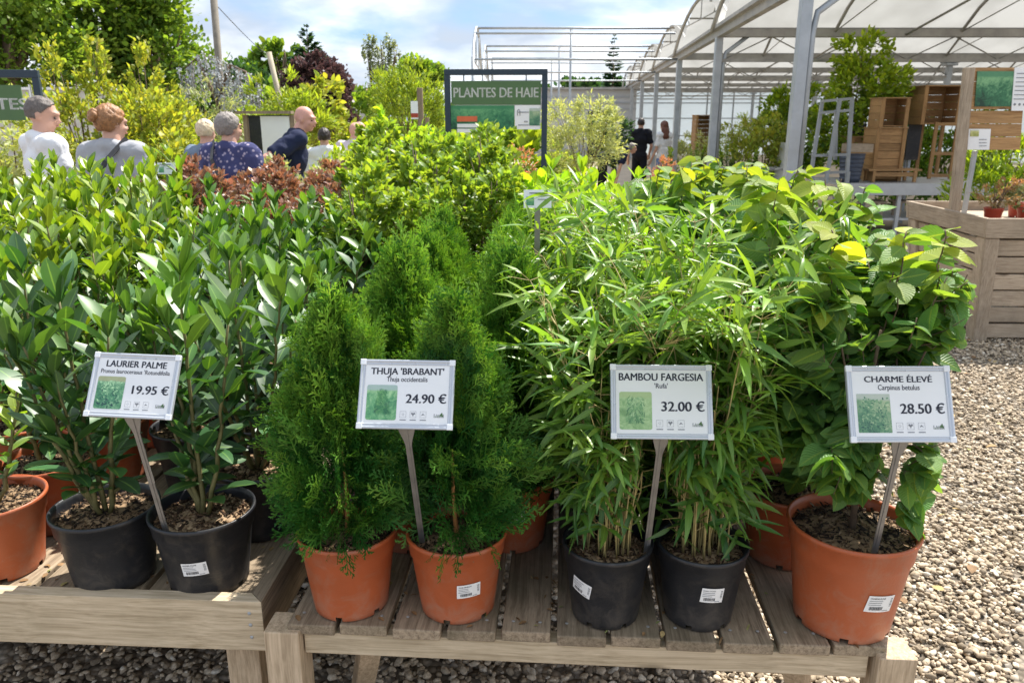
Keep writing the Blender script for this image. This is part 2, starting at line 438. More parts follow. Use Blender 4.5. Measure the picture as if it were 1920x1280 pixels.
# ================================================================== ground and gravel
def ground():
    m, nt, n = new_mat('gravel_ground')
    out = n('ShaderNodeOutputMaterial'); p = n('ShaderNodeBsdfPrincipled', ins={'Roughness': .9}); p.inputs['Specular IOR Level'].default_value = .2
    tc = n('ShaderNodeTexCoord'); v = n('ShaderNodeTexVoronoi', ins={'Scale': 34.0}); lk(nt, tc.outputs['Object'], v.inputs['Vector'])
    sp = n('ShaderNodeSeparateColor'); lk(nt, v.outputs['Color'], sp.inputs[0])
    r = ramp(nt, [(0, (.20, .165, .125)), (.4, (.40, .33, .25)), (.75, (.54, .46, .36)), (1, (.68, .61, .52))]); lk(nt, sp.outputs[0], r.inputs[0])
    e = ramp(nt, [(.25, 1.0), (.6, .45)]); lk(nt, v.outputs['Distance'], e.inputs[0])
    no = n('ShaderNodeTexNoise', ins={'Scale': .8, 'Detail': 5.0}); lk(nt, tc.outputs['Object'], no.inputs['Vector'])
    nr = ramp(nt, [(.35, .8), (.65, 1.12)]); lk(nt, no.outputs[0], nr.inputs[0])
    c = mixc(nt, 1.0, mixc(nt, 1.0, r.outputs[0], e.outputs[0], 'MULTIPLY'), nr.outputs[0], 'MULTIPLY'); lk(nt, c, p.inputs['Base Color'])
    b = n('ShaderNodeBump', ins={'Strength': 1.0, 'Distance': .015}); b.invert = True; lk(nt, v.outputs['Distance'], b.inputs['Height']); lk(nt, b.outputs[0], p.inputs['Normal'])
    lk(nt, p.outputs[0], out.inputs[0])
    mb = MB(); mb.add([(-400, -60, 0), (400, -60, 0), (400, 700, 0), (-400, 700, 0)], [(0, 1, 2, 3)])
    tag(mb.build('ground', m), 'pale gravel ground of the nursery yard', None, kind='structure')
    # trodden path between the greenhouse and the hedge plants
    pm = simple('path_dust', (.46, .38, .29), .95, noise=.2, scale=2.5, bump=.5, bscale=50)
    mb = MB(); mb.add([(-6, 7.3, .004), (22, 7.3, .004), (22, 40, .004), (-6, 40, .004)], [(0, 1, 2, 3)])
    tag(mb.build('path', pm), 'pale trodden path beyond the plant tables', None, kind='structure')


ground()


def ico(sub):
    import bmesh
    bm = bmesh.new(); bmesh.ops.create_icosphere(bm, subdivisions=sub, radius=1.0)
    V = np.array([v.co[:] for v in bm.verts]); Fc = np.array([[v.index for v in f.verts] for f in bm.faces]); bm.free()
    return V, Fc


def stone_tpls(sub, k, seed):
    rs = np.random.RandomState(seed); V, Fc = ico(sub); res = []
    for _ in range(k):
        U = V.copy()
        for _j in range(7):                        # random flats chipped off the ball
            nn = unit(rs.normal(size=3)); h = rs.uniform(.55, .85); dd = U @ nn
            U = U - np.maximum(dd - h, 0)[:, None] * nn * .9
        res.append((U, Fc, np.zeros((len(U), 2))))
    return res


def gravel():
    rs = np.random.RandomState(4)
    mat = island_mat('gravel_stones', [(0, (.14, .11, .08)), (.3, (.39, .31, .215)), (.6, (.52, .415, .295)), (.85, (.63, .52, .385)), (1, (.72, .65, .54))], rough=.85, bump=.5, bscale=140, spec=.25)
    L = Leaves()
    def region(test, x0, x1, y0, y1, dens, tpls, r0, r1, seed):
        N = int((x1 - x0) * (y1 - y0) * dens); X = rs.uniform(x0, x1, N); Y = rs.uniform(y0, y1, N); k = test(X, Y); X, Y = X[k], Y[k]; N = len(X)
        r = r0 + (r1 - r0) * rs.rand(N) ** 2.2
        sc = np.stack([r * rs.uniform(1.0, 1.45, N), r * rs.uniform(.75, 1.05, N), r * rs.uniform(.45, .7, N)], 1)
        a = rs.uniform(0, 2 * PI, N); d = np.stack([np.cos(a), np.sin(a), rs.normal(0, .22, N)], 1)
        nn = np.stack([rs.normal(0, .25, N), rs.normal(0, .25, N), np.ones(N)], 1)
        pos = np.stack([X, Y, sc[:, 2] * .55 + rs.uniform(0, .014, N)], 1)
        L.scatter(tpls, pos, d, nn, sc, 0.0, seed)
    near = stone_tpls(2, 7, 1); far = stone_tpls(1, 7, 2)
    inv = lambda X, Y: (X < .70 * Y + .15) & ~((X > 3.6) & (Y > 5.9))
    region(lambda X, Y: inv(X, Y) & (X > .62), .62, 2.4, 1.55, 3.0, 4700, near, .0055, .0150, 3)
    region(lambda X, Y: (X < 1.0), -1.6, 1.0, 1.72, 2.5, 2900, near, .0058, .0155, 5)
    region(lambda X, Y: inv(X, Y) & (X > .26 * Y), .8, 4.2, 3.0, 5.0, 3300, far, .0065, .016, 6)
    region(lambda X, Y: inv(X, Y) & (X > .3 * Y), 1.3, 5.2, 5.0, 7.6, 2200, far, .008, .017, 7)
    tag(link('gravel', L.mesh('gravel', mat)), 'loose beige and grey gravel stones round the tables', None, kind='stuff')


gravel()

# ================================================================== the two display tables
TBo, TBa = PZ(540, 1168, .60), R(-3.8)
TAo, TAa = PZ(490, 1128, .622), R(-3.0)


def table_b():
    """slatted table: origin at the front left slat corner, +x along the front edge"""
    t = thing('display_table', 'low weathered slatted timber table under the thuja, bamboo and hornbeam pots', 'table', (TBo.x, TBo.y, 0), TBa)
    rs = random.Random(3); mb = MB(); w, g, L = .1035, .0125, 2.75
    for i in range(11):
        x = i * (w + g) + w / 2; e = rs.uniform(-.006, .006)
        mb.box((x, L / 2 + e, .600 - .0125 + rs.uniform(-.0015, .0015)), (w, L, .025), Matrix.Rotation(rs.uniform(-.003, .003), 3, 'Z'))
    mb.build('slatted_top', wood_y, t, bevel=.003)
    W_ = 11 * (w + g) - g
    for y in (.028, 1.3, 2.6):
        m = MB(); m.box((W_ / 2, y, .5475), (W_ - .06, .04, .054)); m.build('rail', wood_x, t, bevel=.002)
    for x in (.045, W_ - .045):
        m = MB(); m.box((x, 1.36, .5475), (.04, 2.48, .05)); m.build('side_rail', wood_y, t, bevel=.002)
    for x in (-.012, W_ + .02):
        for y in (.022, 2.62):
            m = MB(); m.box((x, y, .2985), (.078, .075, .577)); m.build('leg', wood_z, t, bevel=.003)
    for x0, x1 in ((.06, .0), (W_ - .16, W_ - .03)):
        m = MB(); m.bar((x0 + .10 if x0 < .5 else x0, .075, .515), (x1 + .03, .36, .05), .05, .04); m.build('brace', wood_z, t, bevel=.002)

    for i in range(11):
        for dx in (-.028, .03):
            m = MB(); m.lathe([(.0001, .0008), (.0032, .0008), (.004, 0)], 8, (i * (w + g) + w / 2 + dx, .038, .6022)); m.build('screw_head', galv_warm, t)


def table_a():
    """framed table on the left: origin at its front right top corner, +x to the left is negative"""
    t = thing('display_table', 'low timber table with a raised pale board rim under the laurel pots', 'table', (TAo.x, TAo.y, 0), TAa)
    rs = random.Random(5); T = .622; L = 2.7; WX = 2.6
    m = MB()
    # mitred top edge: the front board's end is cut at 45 degrees
    th, h = .034, .128
    vs = [(-WX, 0, T - h), (0, 0, T - h), (-th, th, T - h), (-WX, th, T - h), (-WX, 0, T), (0, 0, T), (-th, th, T), (-WX, th, T)]
    m.add(vs, [(3, 2, 1, 0), (4, 5, 6, 7), (0, 1, 5, 4), (1, 2, 6, 5), (2, 3, 7, 6), (3, 0, 4, 7)]); m.build('front_board', wood_x, t, bevel=.002)
    e = .0012
    m = MB(); vs = [(0, e, T - h), (0, L, T - h), (-th, L, T - h), (-th, th + e, T - h), (0, e, T), (0, L, T), (-th, L, T), (-th, th + e, T)]
    m.add(vs, [(3, 2, 1, 0), (4, 5, 6, 7), (0, 1, 5, 4), (1, 2, 6, 5), (2, 3, 7, 6), (3, 0, 4, 7)]); m.build('side_board', wood_y, t, bevel=.002)
    mb = MB(); w, g = .118, .014; x = -th - .008 - w / 2
    while x > -WX:
        mb.box((x, th + .004 + (L - th) / 2, .600 - .012 + rs.uniform(-.002, .002)), (w, L - th, .024)); x -= w + g
    mb.build('slatted_top', wood_y, t, bevel=.003)
    for x in (-.075, -1.3, -2.5):
        for y in (.075, 2.6):
            m = MB(); m.box((x, y, .2475), (.078, .07, .491)); m.build('leg', wood_z, t, bevel=.003)
    for x in (-.03, -1.27):
        for z in (.530, .562, .592): m = MB(); m.ell((x, -.0005, z), (.0045, .0012, .0045), seg=8, rings=4); m.build('screw_head', galv, t)


table_a(); table_b()


def far_table(x0, x1, y0, y1, label, z=.6):
    t = thing('display_table', label, 'table', ((x0 + x1) / 2, y0, 0), R(-3.8)); w = x1 - x0; d = y1 - y0; mb = MB(); n = int(w / .13)
    for i in range(n): mb.box((-w / 2 + (i + .5) * w / n, d / 2, z - .0125), (w / n - .015, d, .025))
    mb.build('slatted_top', wood_y, t)
    m = MB(); m.box((0, .03, z - .07), (w, .04, .08)); m.build('rail', wood_x, t)
    for x in (-w / 2 + .05, w / 2 - .05):
        for y in (.08, d - .05): m = MB(); m.box((x, y, z / 2 - .02), (.07, .07, z - .045)); m.build('leg', wood_z, t)


far_table(-2.9, -.95, 4.35, 5.5, 'far timber table under the red-leaved plants')
far_table(-.85, .95, 4.35, 6.4, 'far timber table under the yellow-green shrubs')

# ================================================================== pots
POTS = {}


def pot_mesh(kind):
    if kind in POTS: return POTS[kind]
    Rr, H, mat = {'terra21': (.111, .19, terracotta), 'terra27': (.134, .235, terracotta), 'terra24': (.12, .19, terracotta), 'terra14': (.07, .12, terra_red),
                  'black24': (.119, .19, black_plastic), 'black20': (.0985, .18, black_plastic), 'black30': (.15, .26, black_plastic)}[kind]
    b = Rr * .74; rim = Rr * .965; mb = MB(); seg = 72
    outer = [(b * .93, .0), (b, .004), (b + .001, .014), (b + (rim - b) * .70, H * .74), (b + (rim - b) * .78 + .0022, H * .765), (rim - .0005, H - .012), (Rr - .001, H - .0105), (Rr, H - .006), (Rr - .0006, H - .0012), (Rr - .003, H)]
    inner = [(Rr - .0065, H - .0015), (rim - .006, H - .012), (b + (rim - b) * .7 - .003, H * .72), (b - .003, .012), (b * .9, .010)]
    sk = lambda i, k: i in (0, 1) and (k % 12) in (0, 1)
    mb.lathe(outer + inner, seg, skip=sk); mb.lathe([(b * .9, .010), (0.0001, .010)], seg)
    me = mb.mesh(kind, mat)
    POTS[kind] = (me, Rr, H, b, rim); return POTS[kind]


SOILS = {}


def soil_mesh(kind, bark):
    key = (kind, bark)
    if key in SOILS: return SOILS[key]
    me, Rr, H, b, rim = pot_mesh(kind); rs = np.random.RandomState(len(SOILS)); r = rim - .0075; z0 = H - .026
    mb = MB(); mb.lathe([(r, z0 - .002), (r * .75, z0 + .003), (r * .4, z0 + .007), (.0001, z0 + .008)], 30)
    base = mb.v; L = Leaves()
    V = np.array([v for v in base]); Fc = np.array(mb.f)
    L.parts.append((V, Fc, np.zeros((Fc.size, 2)), np.zeros(len(V))))
    chip = [(np.array([(-1, -.5, 0), (1, -.45, .1), (.9, .5, 0), (-.9, .55, .12), (-1, -.5, .4), (1, -.45, .45), (.9, .5, .4), (-.9, .55, .5)], float), np.array([(4, 5, 6, 7), (0, 1, 5, 4), (1, 2, 6, 5), (2, 3, 7, 6), (3, 0, 4, 7)]), np.zeros((8, 2)))]
    N = int((700 if bark else 620) * (r / .1) ** 2); a = rs.uniform(0, 2 * PI, N); q = r * np.sqrt(rs.rand(N)) * .97
    pos = np.stack([q * np.cos(a), q * np.sin(a), z0 + .001 + .007 * (1 - (q / r)) + rs.uniform(0, .005, N)], 1)
    d = np.stack([rs.normal(size=N), rs.normal(size=N), rs.normal(0, .35, N)], 1); nn = np.stack([rs.normal(0, .5, N), rs.normal(0, .5, N), np.ones(N)], 1)
    s = (.0018 + .0042 * rs.rand(N) ** 2.4) * (1.2 if bark else 1.0)
    L.scatter(chip, pos, d, nn, np.stack([s * rs.uniform(1, 2.2, N), s, s * .6], 1), 0.0)
    me2 = L.mesh('soil', soil_bark if bark else soil_mat, smooth=False); SOILS[key] = me2; return me2


soil_bark = island_mat('bark_mulch', [(0, (.02, .012, .008)), (.4, (.07, .038, .02)), (.7, (.17, .10, .052)), (.9, (.30, .20, .115)), (1, (.42, .31, .2))], rough=.9)

# ================================================================== plant meshes
T_LAUREL = [leaf_tpl([(0, .012), (.06, .05), (.25, .135), (.48, .185), (.7, .175), (.88, .105), (1, .008)], f, c, s) for f, c, s in ((.25, .12, .0), (.4, .25, .06), (.15, .32, -.05), (.5, .05, .03), (.3, -.08, 0))]
T_BAMBOO = [leaf_tpl([(0, .01), (.1, .05), (.35, .075), (.65, .057), (.88, .025), (1, .002)], f, c, s) for f, c, s in ((.3, .15, .0), (.5, .45, .06), (.2, .3, -.08), (.4, .65, .04))]
_hb = [(0, .02), (.06, .15), (.13, .215), (.16, .25), (.24, .30), (.27, .29), (.36, .345), (.39, .325), (.49, .345), (.52, .32), (.61, .315), (.64, .285), (.73, .25), (.76, .22), (.85, .16), (.88, .13), (1, .005)]
T_HORN = [leaf_tpl(_hb, f, c, s) for f, c, s in ((.22, .18, .0), (.35, .3, .06), (.12, .1, -.05), (.3, .42, .0), (.15, -.12, .03))]
T_OVAL = [leaf_tpl([(0, .02), (.2, .2), (.5, .28), (.8, .17), (1, .01)], f, c, 0) for f, c in ((.3, .2), (.15, .35), (.4, .05))]
T_NARROW = [leaf_tpl([(0, .02), (.3, .11), (.65, .10), (1, .005)], f, c, 0) for f, c in ((.3, .2), (.2, .45))]
T_CARD = [(np.array([(0, -.12, 0), (.35, -.42, .1), (1, -.1, -.05), (.95, .25, .05), (.45, .4, -.08), (.05, .2, .05)], float), np.array([(0, 1, 2, 5), (5, 2, 3, 4)]), np.zeros((6, 2)))]


def spray_tpl(seed, n=8, twig=4, L=1.0):
    """a flat fan of scale-leaved twigs, one unit long"""
    rs = np.random.RandomState(seed); V, Fc = [], []
    def quad(a, b, w0, w1, z=0):
        a = np.array(a, float); b = np.array(b, float); d = b - a; nrm = np.array([-d[1], d[0], 0]); nrm /= max(np.linalg.norm(nrm), 1e-9)
        k = len(V); V.extend([a - nrm * w0, a + nrm * w0, b + nrm * w1, b - nrm * w1]); Fc.append((k, k + 3, k + 2, k + 1))
    quad((0, 0, 0), (L, 0, -.05), .016, .012)
    for i in range(n):
        x = .12 + .8 * i / (n - 1); s = 1 if i % 2 else -1; ln = (.52 * (1 - x * .72)) * rs.uniform(.8, 1.15); a = s * R(rs.uniform(34, 48))
        z0 = -.05 * x; dz = rs.normal(0, .04)
        e = (x + math.cos(a) * ln, math.sin(a) * ln, z0 + dz); quad((x, 0, z0), e, .018, .012)
        for j in range(twig):
            f = .25 + .75 * j / twig; bx, by = x + math.cos(a) * ln * f, math.sin(a) * ln * f
            b2 = a + (1 if j % 2 else -1) * R(rs.uniform(30, 45)); l2 = ln * .42 * (1.15 - f * .6)
            quad((bx, by, z0 + dz * f), (bx + math.cos(b2) * l2, by + math.sin(b2) * l2, z0 + dz * f + rs.normal(0, .02)), .017, .010)
    V = np.array(V); return V, np.array(Fc), np.zeros((len(V), 2))


T_SPRAY = [spray_tpl(i) for i in range(4)]

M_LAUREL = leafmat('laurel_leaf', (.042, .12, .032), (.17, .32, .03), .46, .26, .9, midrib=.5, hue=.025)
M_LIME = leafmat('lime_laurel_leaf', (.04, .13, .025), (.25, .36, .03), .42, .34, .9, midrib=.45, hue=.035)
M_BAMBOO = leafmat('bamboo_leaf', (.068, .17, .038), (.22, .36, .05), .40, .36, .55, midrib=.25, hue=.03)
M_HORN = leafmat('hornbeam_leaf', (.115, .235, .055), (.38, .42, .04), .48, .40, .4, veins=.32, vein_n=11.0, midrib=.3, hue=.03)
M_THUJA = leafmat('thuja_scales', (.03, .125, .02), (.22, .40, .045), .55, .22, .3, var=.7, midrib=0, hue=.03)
M_STEM = simple('laurel_stem', (.16, .14, .05), .6, noise=.3, scale=60)
M_BARK = simple('brown_bark', (.14, .095, .06), .8, noise=.35, scale=40, bump=.4)
M_CULM = simple('tan_culm', (.42, .33, .13), .5, noise=.3, scale=30)
M_GREENSTEM = simple('green_stem', (.13, .16, .05), .6, noise=.3, scale=60)
VM = {}


def laurel_plant(seed, H, shoots, LL, mat, lean=.22, tint_top=1.0, tb=0.0):
    rs = np.random.RandomState(seed); L = Leaves(); mb = MB()
    for s in range(shoots):
        a0 = rs.uniform(0, 2 * PI) if s else rs.uniform(0, 6); h = H * (1.0 if s == 0 else rs.uniform(.62, .98)); ln = lean * (0.25 if s == 0 else rs.uniform(.5, 1.3))
        b = np.array([math.cos(a0), math.sin(a0), 0]) * (0 if s == 0 else .012); n = 14
        pts = [b + np.array([math.cos(a0) * ln * h * (k / n) ** .8, math.sin(a0) * ln * h * (k / n) ** .8, h * k / n]) + rs.normal(0, .0025, 3) * (k > 0) for k in range(n + 1)]
        mb.tube(pts, [.0062 - .0038 * k / n for k in range(n + 1)], 6)
        ph = rs.uniform(0, 6); z = .035 if s == 0 else .06
        P_, D_, N_, S_, T_ = [], [], [], [], []
        while z < h + .001:
            f = z / h; i = min(n - 1, int(f * n)); fr = f * n - i; p = pts[i] * (1 - fr) + pts[i + 1] * fr
            ph += 2.4 + rs.normal(0, .25); e = R(18 + 42 * f + rs.normal(0, 12)); r = np.array([math.cos(ph), math.sin(ph), 0]); up = np.array([0, 0, 1.0])
            d = r * math.cos(e) + up * math.sin(e); nn = up * math.cos(e) - r * math.sin(e) + rs.normal(0, .18, 3)
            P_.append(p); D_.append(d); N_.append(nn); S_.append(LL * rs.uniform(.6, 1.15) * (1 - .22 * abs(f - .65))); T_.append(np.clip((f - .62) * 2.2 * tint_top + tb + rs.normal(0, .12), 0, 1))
            z += .0175 * rs.uniform(.7, 1.3) * LL / .1
        for q in range(4):                                    # upright tip leaves
            e = R(rs.uniform(62, 82)); ph += 1.7; r = np.array([math.cos(ph), math.sin(ph), 0])
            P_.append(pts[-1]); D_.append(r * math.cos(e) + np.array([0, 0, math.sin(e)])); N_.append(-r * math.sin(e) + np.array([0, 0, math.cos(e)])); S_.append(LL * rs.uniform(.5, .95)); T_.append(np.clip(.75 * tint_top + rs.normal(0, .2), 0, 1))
        S_ = np.array(S_); wv = rs.uniform(.85, 1.15, len(S_))
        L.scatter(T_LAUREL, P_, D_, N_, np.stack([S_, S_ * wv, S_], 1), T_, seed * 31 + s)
    return L.mesh('foliage', mat), mb.mesh('stem', M_STEM)


def thuja_plant(seed, H=.50, Rm=.136, N=1800):
    rs = np.random.RandomState(seed); L = Leaves(); mb = MB()
    mb.tube([(0, 0, 0), (.004, .004, H * .2), (0, .006, H * .42)], [.006, .004, .0015], 6)
    f = rs.rand(N) ** .95; z = .035 + (H - .035) * f
    a = rs.uniform(0, 2 * PI, N)
    rr = Rm * np.where(f < .24, .66 + .34 * np.sin(f / .24 * PI / 2), np.maximum(0, 1 - ((f - .24) / .76) ** 1.9)) * (1 + .17 * np.sin(3 * a + seed + 4 * f) + .14 * np.sin(15 * f + 2 * a + seed) + .08 * np.sin(31 * f - 5 * a))
    q = rr * (.12 + .74 * np.sqrt(rs.rand(N)))
    rad = np.stack([np.cos(a), np.sin(a), np.zeros(N)], 1)
    pos = rad * q[:, None] + np.stack([np.zeros(N), np.zeros(N), z], 1)
    el = R(1) * (14 + 58 * f ** .7 + rs.normal(0, 14, N)); el = np.where((f < .10) & (rs.rand(N) < .35), el - R(32), el)
    d = rad * np.cos(el)[:, None] + np.array([0, 0, 1]) * np.sin(el)[:, None] + rs.normal(0, .2, (N, 3))
    tang = np.stack([-np.sin(a), np.cos(a), np.zeros(N)], 1)
    nn = tang * rs.choice([-1, 1], N)[:, None] + rs.normal(0, .7, (N, 3))
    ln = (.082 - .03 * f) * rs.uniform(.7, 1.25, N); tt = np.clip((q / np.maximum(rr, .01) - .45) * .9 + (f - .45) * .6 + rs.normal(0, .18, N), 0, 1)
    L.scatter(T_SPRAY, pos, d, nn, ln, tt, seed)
    K = 46                                                      # leaders standing out of the top
    a = rs.uniform(0, 2 * PI, K); zz = H * rs.uniform(.5, .99, K); rad = np.stack([np.cos(a), np.sin(a), np.zeros(K)], 1); rr = Rm * (1 - (zz / H) ** 2) * .95
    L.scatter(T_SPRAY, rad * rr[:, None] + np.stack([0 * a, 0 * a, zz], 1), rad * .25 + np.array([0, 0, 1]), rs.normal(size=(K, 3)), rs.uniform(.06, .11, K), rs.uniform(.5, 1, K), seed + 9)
    for k in range(3):                                          # side leaders give the cone more than one tip
        a = rs.uniform(0, 6.28); hh = H * rs.uniform(.72, .93); n_ = 70; zz = hh - .16 + .16 * rs.rand(n_); w_ = .035 * (1 - (zz - hh + .16) / .17); b_ = rs.uniform(0, 6.28, n_)
        c_ = np.array([math.cos(a), math.sin(a)]) * Rm * rs.uniform(.35, .6); L.scatter(T_SPRAY, np.stack([c_[0] + np.cos(b_) * w_, c_[1] + np.sin(b_) * w_, zz], 1), np.stack([np.cos(b_) * .5, np.sin(b_) * .5, np.ones(n_)], 1), rs.normal(size=(n_, 3)), rs.uniform(.03, .07, n_), rs.uniform(.3, 1, n_), seed + 20 + k)
    return L.mesh('foliage', M_THUJA), mb.mesh('stem', MATS.get('thuja_stem') or simple('thuja_stem', (.36, .16, .05), .7))


def bamboo_plant(seed, H=.62, culms=40, spread=.165, LL=.071):
    rs = np.random.RandomState(seed); L = Leaves(); mb = MB(); P_, D_, N_, S_, T_ = [], [], [], [], []
    for c in range(culms):
        a = rs.uniform(0, 2 * PI); r0 = .055 * math.sqrt(rs.rand()); h = H * rs.uniform(.55, 1.05); sp = spread * rs.uniform(.15, 1.0) * h / H
        n = 9; pts = []
        for k in range(n + 1):
            f = k / n; pts.append(np.array([math.cos(a) * (r0 + sp * f ** 1.9), math.sin(a) * (r0 + sp * f ** 1.9), h * f - .06 * f ** 3]) + rs.normal(0, .002, 3))
        mb.tube(pts, [.0021 - .0012 * k / n for k in range(n + 1)], 5)
        for k in range(1 if rs.rand() < .45 else 2, n + 1):
            f = k / n; tw = 1 if f < .42 else 2 if f < .75 else 3
            for _ in range(tw):
                b = a + rs.normal(0, 1.3); tl = rs.uniform(.015, .07); e = R(rs.uniform(5, 55)); dv = np.array([math.cos(b) * math.cos(e), math.sin(b) * math.cos(e), math.sin(e)]); tip = pts[k] + dv * tl
                mb.tube([pts[k], tip], [.0009, .0006], 3, cap=False)
                for q in range(rs.randint(2, 5)):
                    g = b + rs.normal(0, .75); e2 = R(rs.normal(14, 30)); dd = np.array([math.cos(g) * math.cos(e2), math.sin(g) * math.cos(e2), math.sin(e2)])
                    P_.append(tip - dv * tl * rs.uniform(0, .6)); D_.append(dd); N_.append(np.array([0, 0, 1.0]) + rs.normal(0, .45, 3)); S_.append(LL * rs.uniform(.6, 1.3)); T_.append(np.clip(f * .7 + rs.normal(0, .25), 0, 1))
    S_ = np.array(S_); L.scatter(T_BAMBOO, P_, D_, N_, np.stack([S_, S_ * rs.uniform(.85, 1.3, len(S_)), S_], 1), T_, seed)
    return L.mesh('foliage', M_BAMBOO), mb.mesh('stem', M_CULM)


def horn_plant(seed, H=.60, branches=11, spread=.2, LL=.066, low=True):
    rs = np.random.RandomState(seed); L = Leaves(); mb = MB(); P_, D_, N_, S_, T_ = [], [], [], [], []
    def leaf_run(pts, w0):
        n = len(pts) - 1; side = 1; k = w0
        while k < n:
            i = int(k); fr = k - i; p = pts[i] * (1 - fr) + pts[i + 1] * fr; t = unit(pts[i + 1] - pts[i]); hz = np.array([t[0], t[1], 0.0]); hz = unit(hz) if np.linalg.norm(hz) > .1 else unit(rs.normal(size=3) * [1, 1, 0])
            sd = np.array([-hz[1], hz[0], 0]) * side; side = -side
            d = sd * rs.uniform(.5, 1.1) + hz * rs.uniform(.2, .9) + np.array([0, 0, rs.normal(-.12, .33)])
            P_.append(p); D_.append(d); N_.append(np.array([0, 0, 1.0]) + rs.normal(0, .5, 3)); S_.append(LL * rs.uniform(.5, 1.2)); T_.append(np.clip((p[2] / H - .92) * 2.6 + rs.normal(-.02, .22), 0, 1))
            k += rs.uniform(.19, .36)
    mb.tube([(0, 0, 0), (.006, .004, H * .45), (-.004, 0, H * .8)], [.007, .005, .003], 7)
    for c in range(branches):
        a = c * 2.4 + rs.normal(0, .3); z0 = H * rs.uniform(.08, .5); h = H * rs.uniform(.72, 1.04) if c % 3 else H * rs.uniform(.35, .7); sp = spread * rs.uniform(.45, 1.0)
        n = 11; pts = [np.array([math.cos(a) * sp * (k / n) ** .85, math.sin(a) * sp * (k / n) ** .85, z0 + (max(h - z0, .05)) * (k / n) ** 1.05]) + rs.normal(0, .004, 3) * (k > 0) for k in range(n + 1)]
        mb.tube(pts, [.0035 - .0024 * k / n for k in range(n + 1)], 5); leaf_run(pts, 1.5)
        for j in range(6):
            k = rs.randint(2, n); b = a + rs.normal(0, 1.2); l2 = rs.uniform(.05, .13); q = [pts[k] + np.array([math.cos(b), math.sin(b), rs.uniform(-.1, .7)]) * l2 * (u / 5) for u in range(6)]
            mb.tube(q, [.0016, .0014, .0012, .001, .0009, .0007], 4); leaf_run(q, .6)
    if low:
        for j in range(8):
            a = rs.uniform(0, 6.28); q = [np.array([math.cos(a) * .11 * u / 5, math.sin(a) * .10 * u / 5, .05 + .02 * j + .02 * u / 5]) for u in range(6)]; leaf_run(q, .8)
    for j in range(3):                                           # long young shoots
        a = rs.uniform(0, 6.28); r = spread * rs.uniform(.2, .9); q = [np.array([math.cos(a) * r, math.sin(a) * r, H * .85 + .17 * u / 7]) + rs.normal(0, .004, 3) for u in range(8)]
        mb.tube(q, [.0015] * 8, 4); leaf_run(q, 1)
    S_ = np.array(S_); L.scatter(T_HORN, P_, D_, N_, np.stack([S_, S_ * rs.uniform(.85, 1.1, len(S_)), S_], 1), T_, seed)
    return L.mesh('foliage', M_HORN), mb.mesh('stem', M_BARK)


def bush_plant(seed, blobs, N, size, tpl, mat, stem_mat, up=.5, tint=(.0, .35), squash=1.0, clump=.0, topy=.8, trunk=None):
    """foliage spread through a handful of uneven blobs (cx, cy, cz, rx, ry, rz)"""
    rs = np.random.RandomState(seed); L = Leaves(); mb = MB(); vol = np.array([b[3] * b[4] * b[5] for b in blobs]) ** .8; vol /= vol.sum()
    zmax = max(b[2] + b[5] for b in blobs); zmin = min(b[2] - b[5] for b in blobs)
    for bi, b in enumerate(blobs):
        n = int(N * vol[bi]); K = max(6, n // 28); c = unit(rs.normal(size=(K, 3))) * (.45 + .5 * rs.rand(K, 1) ** .6)
        idx = rs.randint(0, K, n); q = c[idx] + rs.normal(0, .10 + clump, (n, 3)); rr = np.linalg.norm(q, axis=1)
        q = q[rr < 1.25]; n = len(q); pos = q * np.array(b[3:6]) + np.array(b[:3]); out = unit(q)
        d = out + np.array([0, 0, up]) + rs.normal(0, .55, (n, 3)); nn = np.array([0, 0, 1.0]) + out * .4 + rs.normal(0, .5, (n, 3))
        s = size * rs.uniform(.6, 1.25, n); tt = np.clip(tint[0] + tint[1] * rs.rand(n) * 1.4 + (pos[:, 2] - zmin) / (zmax - zmin) * tint[1] * topy, 0, 1)
        L.scatter(tpl, pos, d, nn, np.stack([s, s * rs.uniform(.8, 1.2, n), s], 1), tt, seed + bi)
        tip = Vector(b[:3]); base = Vector((b[0] * .15, b[1] * .15, 0))
        r0 = (trunk or .012) * (1 if trunk is None else 1)
        mid = base.lerp(tip, .5) + Vector(rs.normal(0, .03, 3)) * (zmax)
        mb.tube([base, mid, tip, tip + Vector((0, 0, b[5] * .5))], [r0, r0 * .8, r0 * .45, r0 * .15], 6)
        for k in range(3):
            o = Vector(unit(rs.normal(size=3))) ; o.z = abs(o.z); e = tip + Vector((o.x * b[3], o.y * b[4], o.z * b[5])) * .8
            mb.tube([mid, mid.lerp(e, .55) + Vector((0, 0, .03)), e], [r0 * .5, r0 * .3, r0 * .1], 5)
    return L.mesh('foliage', mat), mb.mesh('stem', stem_mat)


def potted(name, label, cat, group, X, Y, Z, pot, plant, rz=0.0, s=(1, 1, 1), bark=False):
    t = thing(name, label, cat, (X, Y, Z), 0, group)
    me, Rr, H, b, rim = pot_mesh(pot)
    po = link('pot', me, t, rot=(0, 0, rz)); link('soil', soil_mesh(pot, bark), t, rot=(0, 0, rz * 1.7))
    link('foliage', plant[0], t, (0, 0, H - .022), (0, 0, rz), s); link('stem', plant[1], t, (0, 0, H - .022), (0, 0, rz), s)
    t['_'] = 1; del t['_']
    return t, po


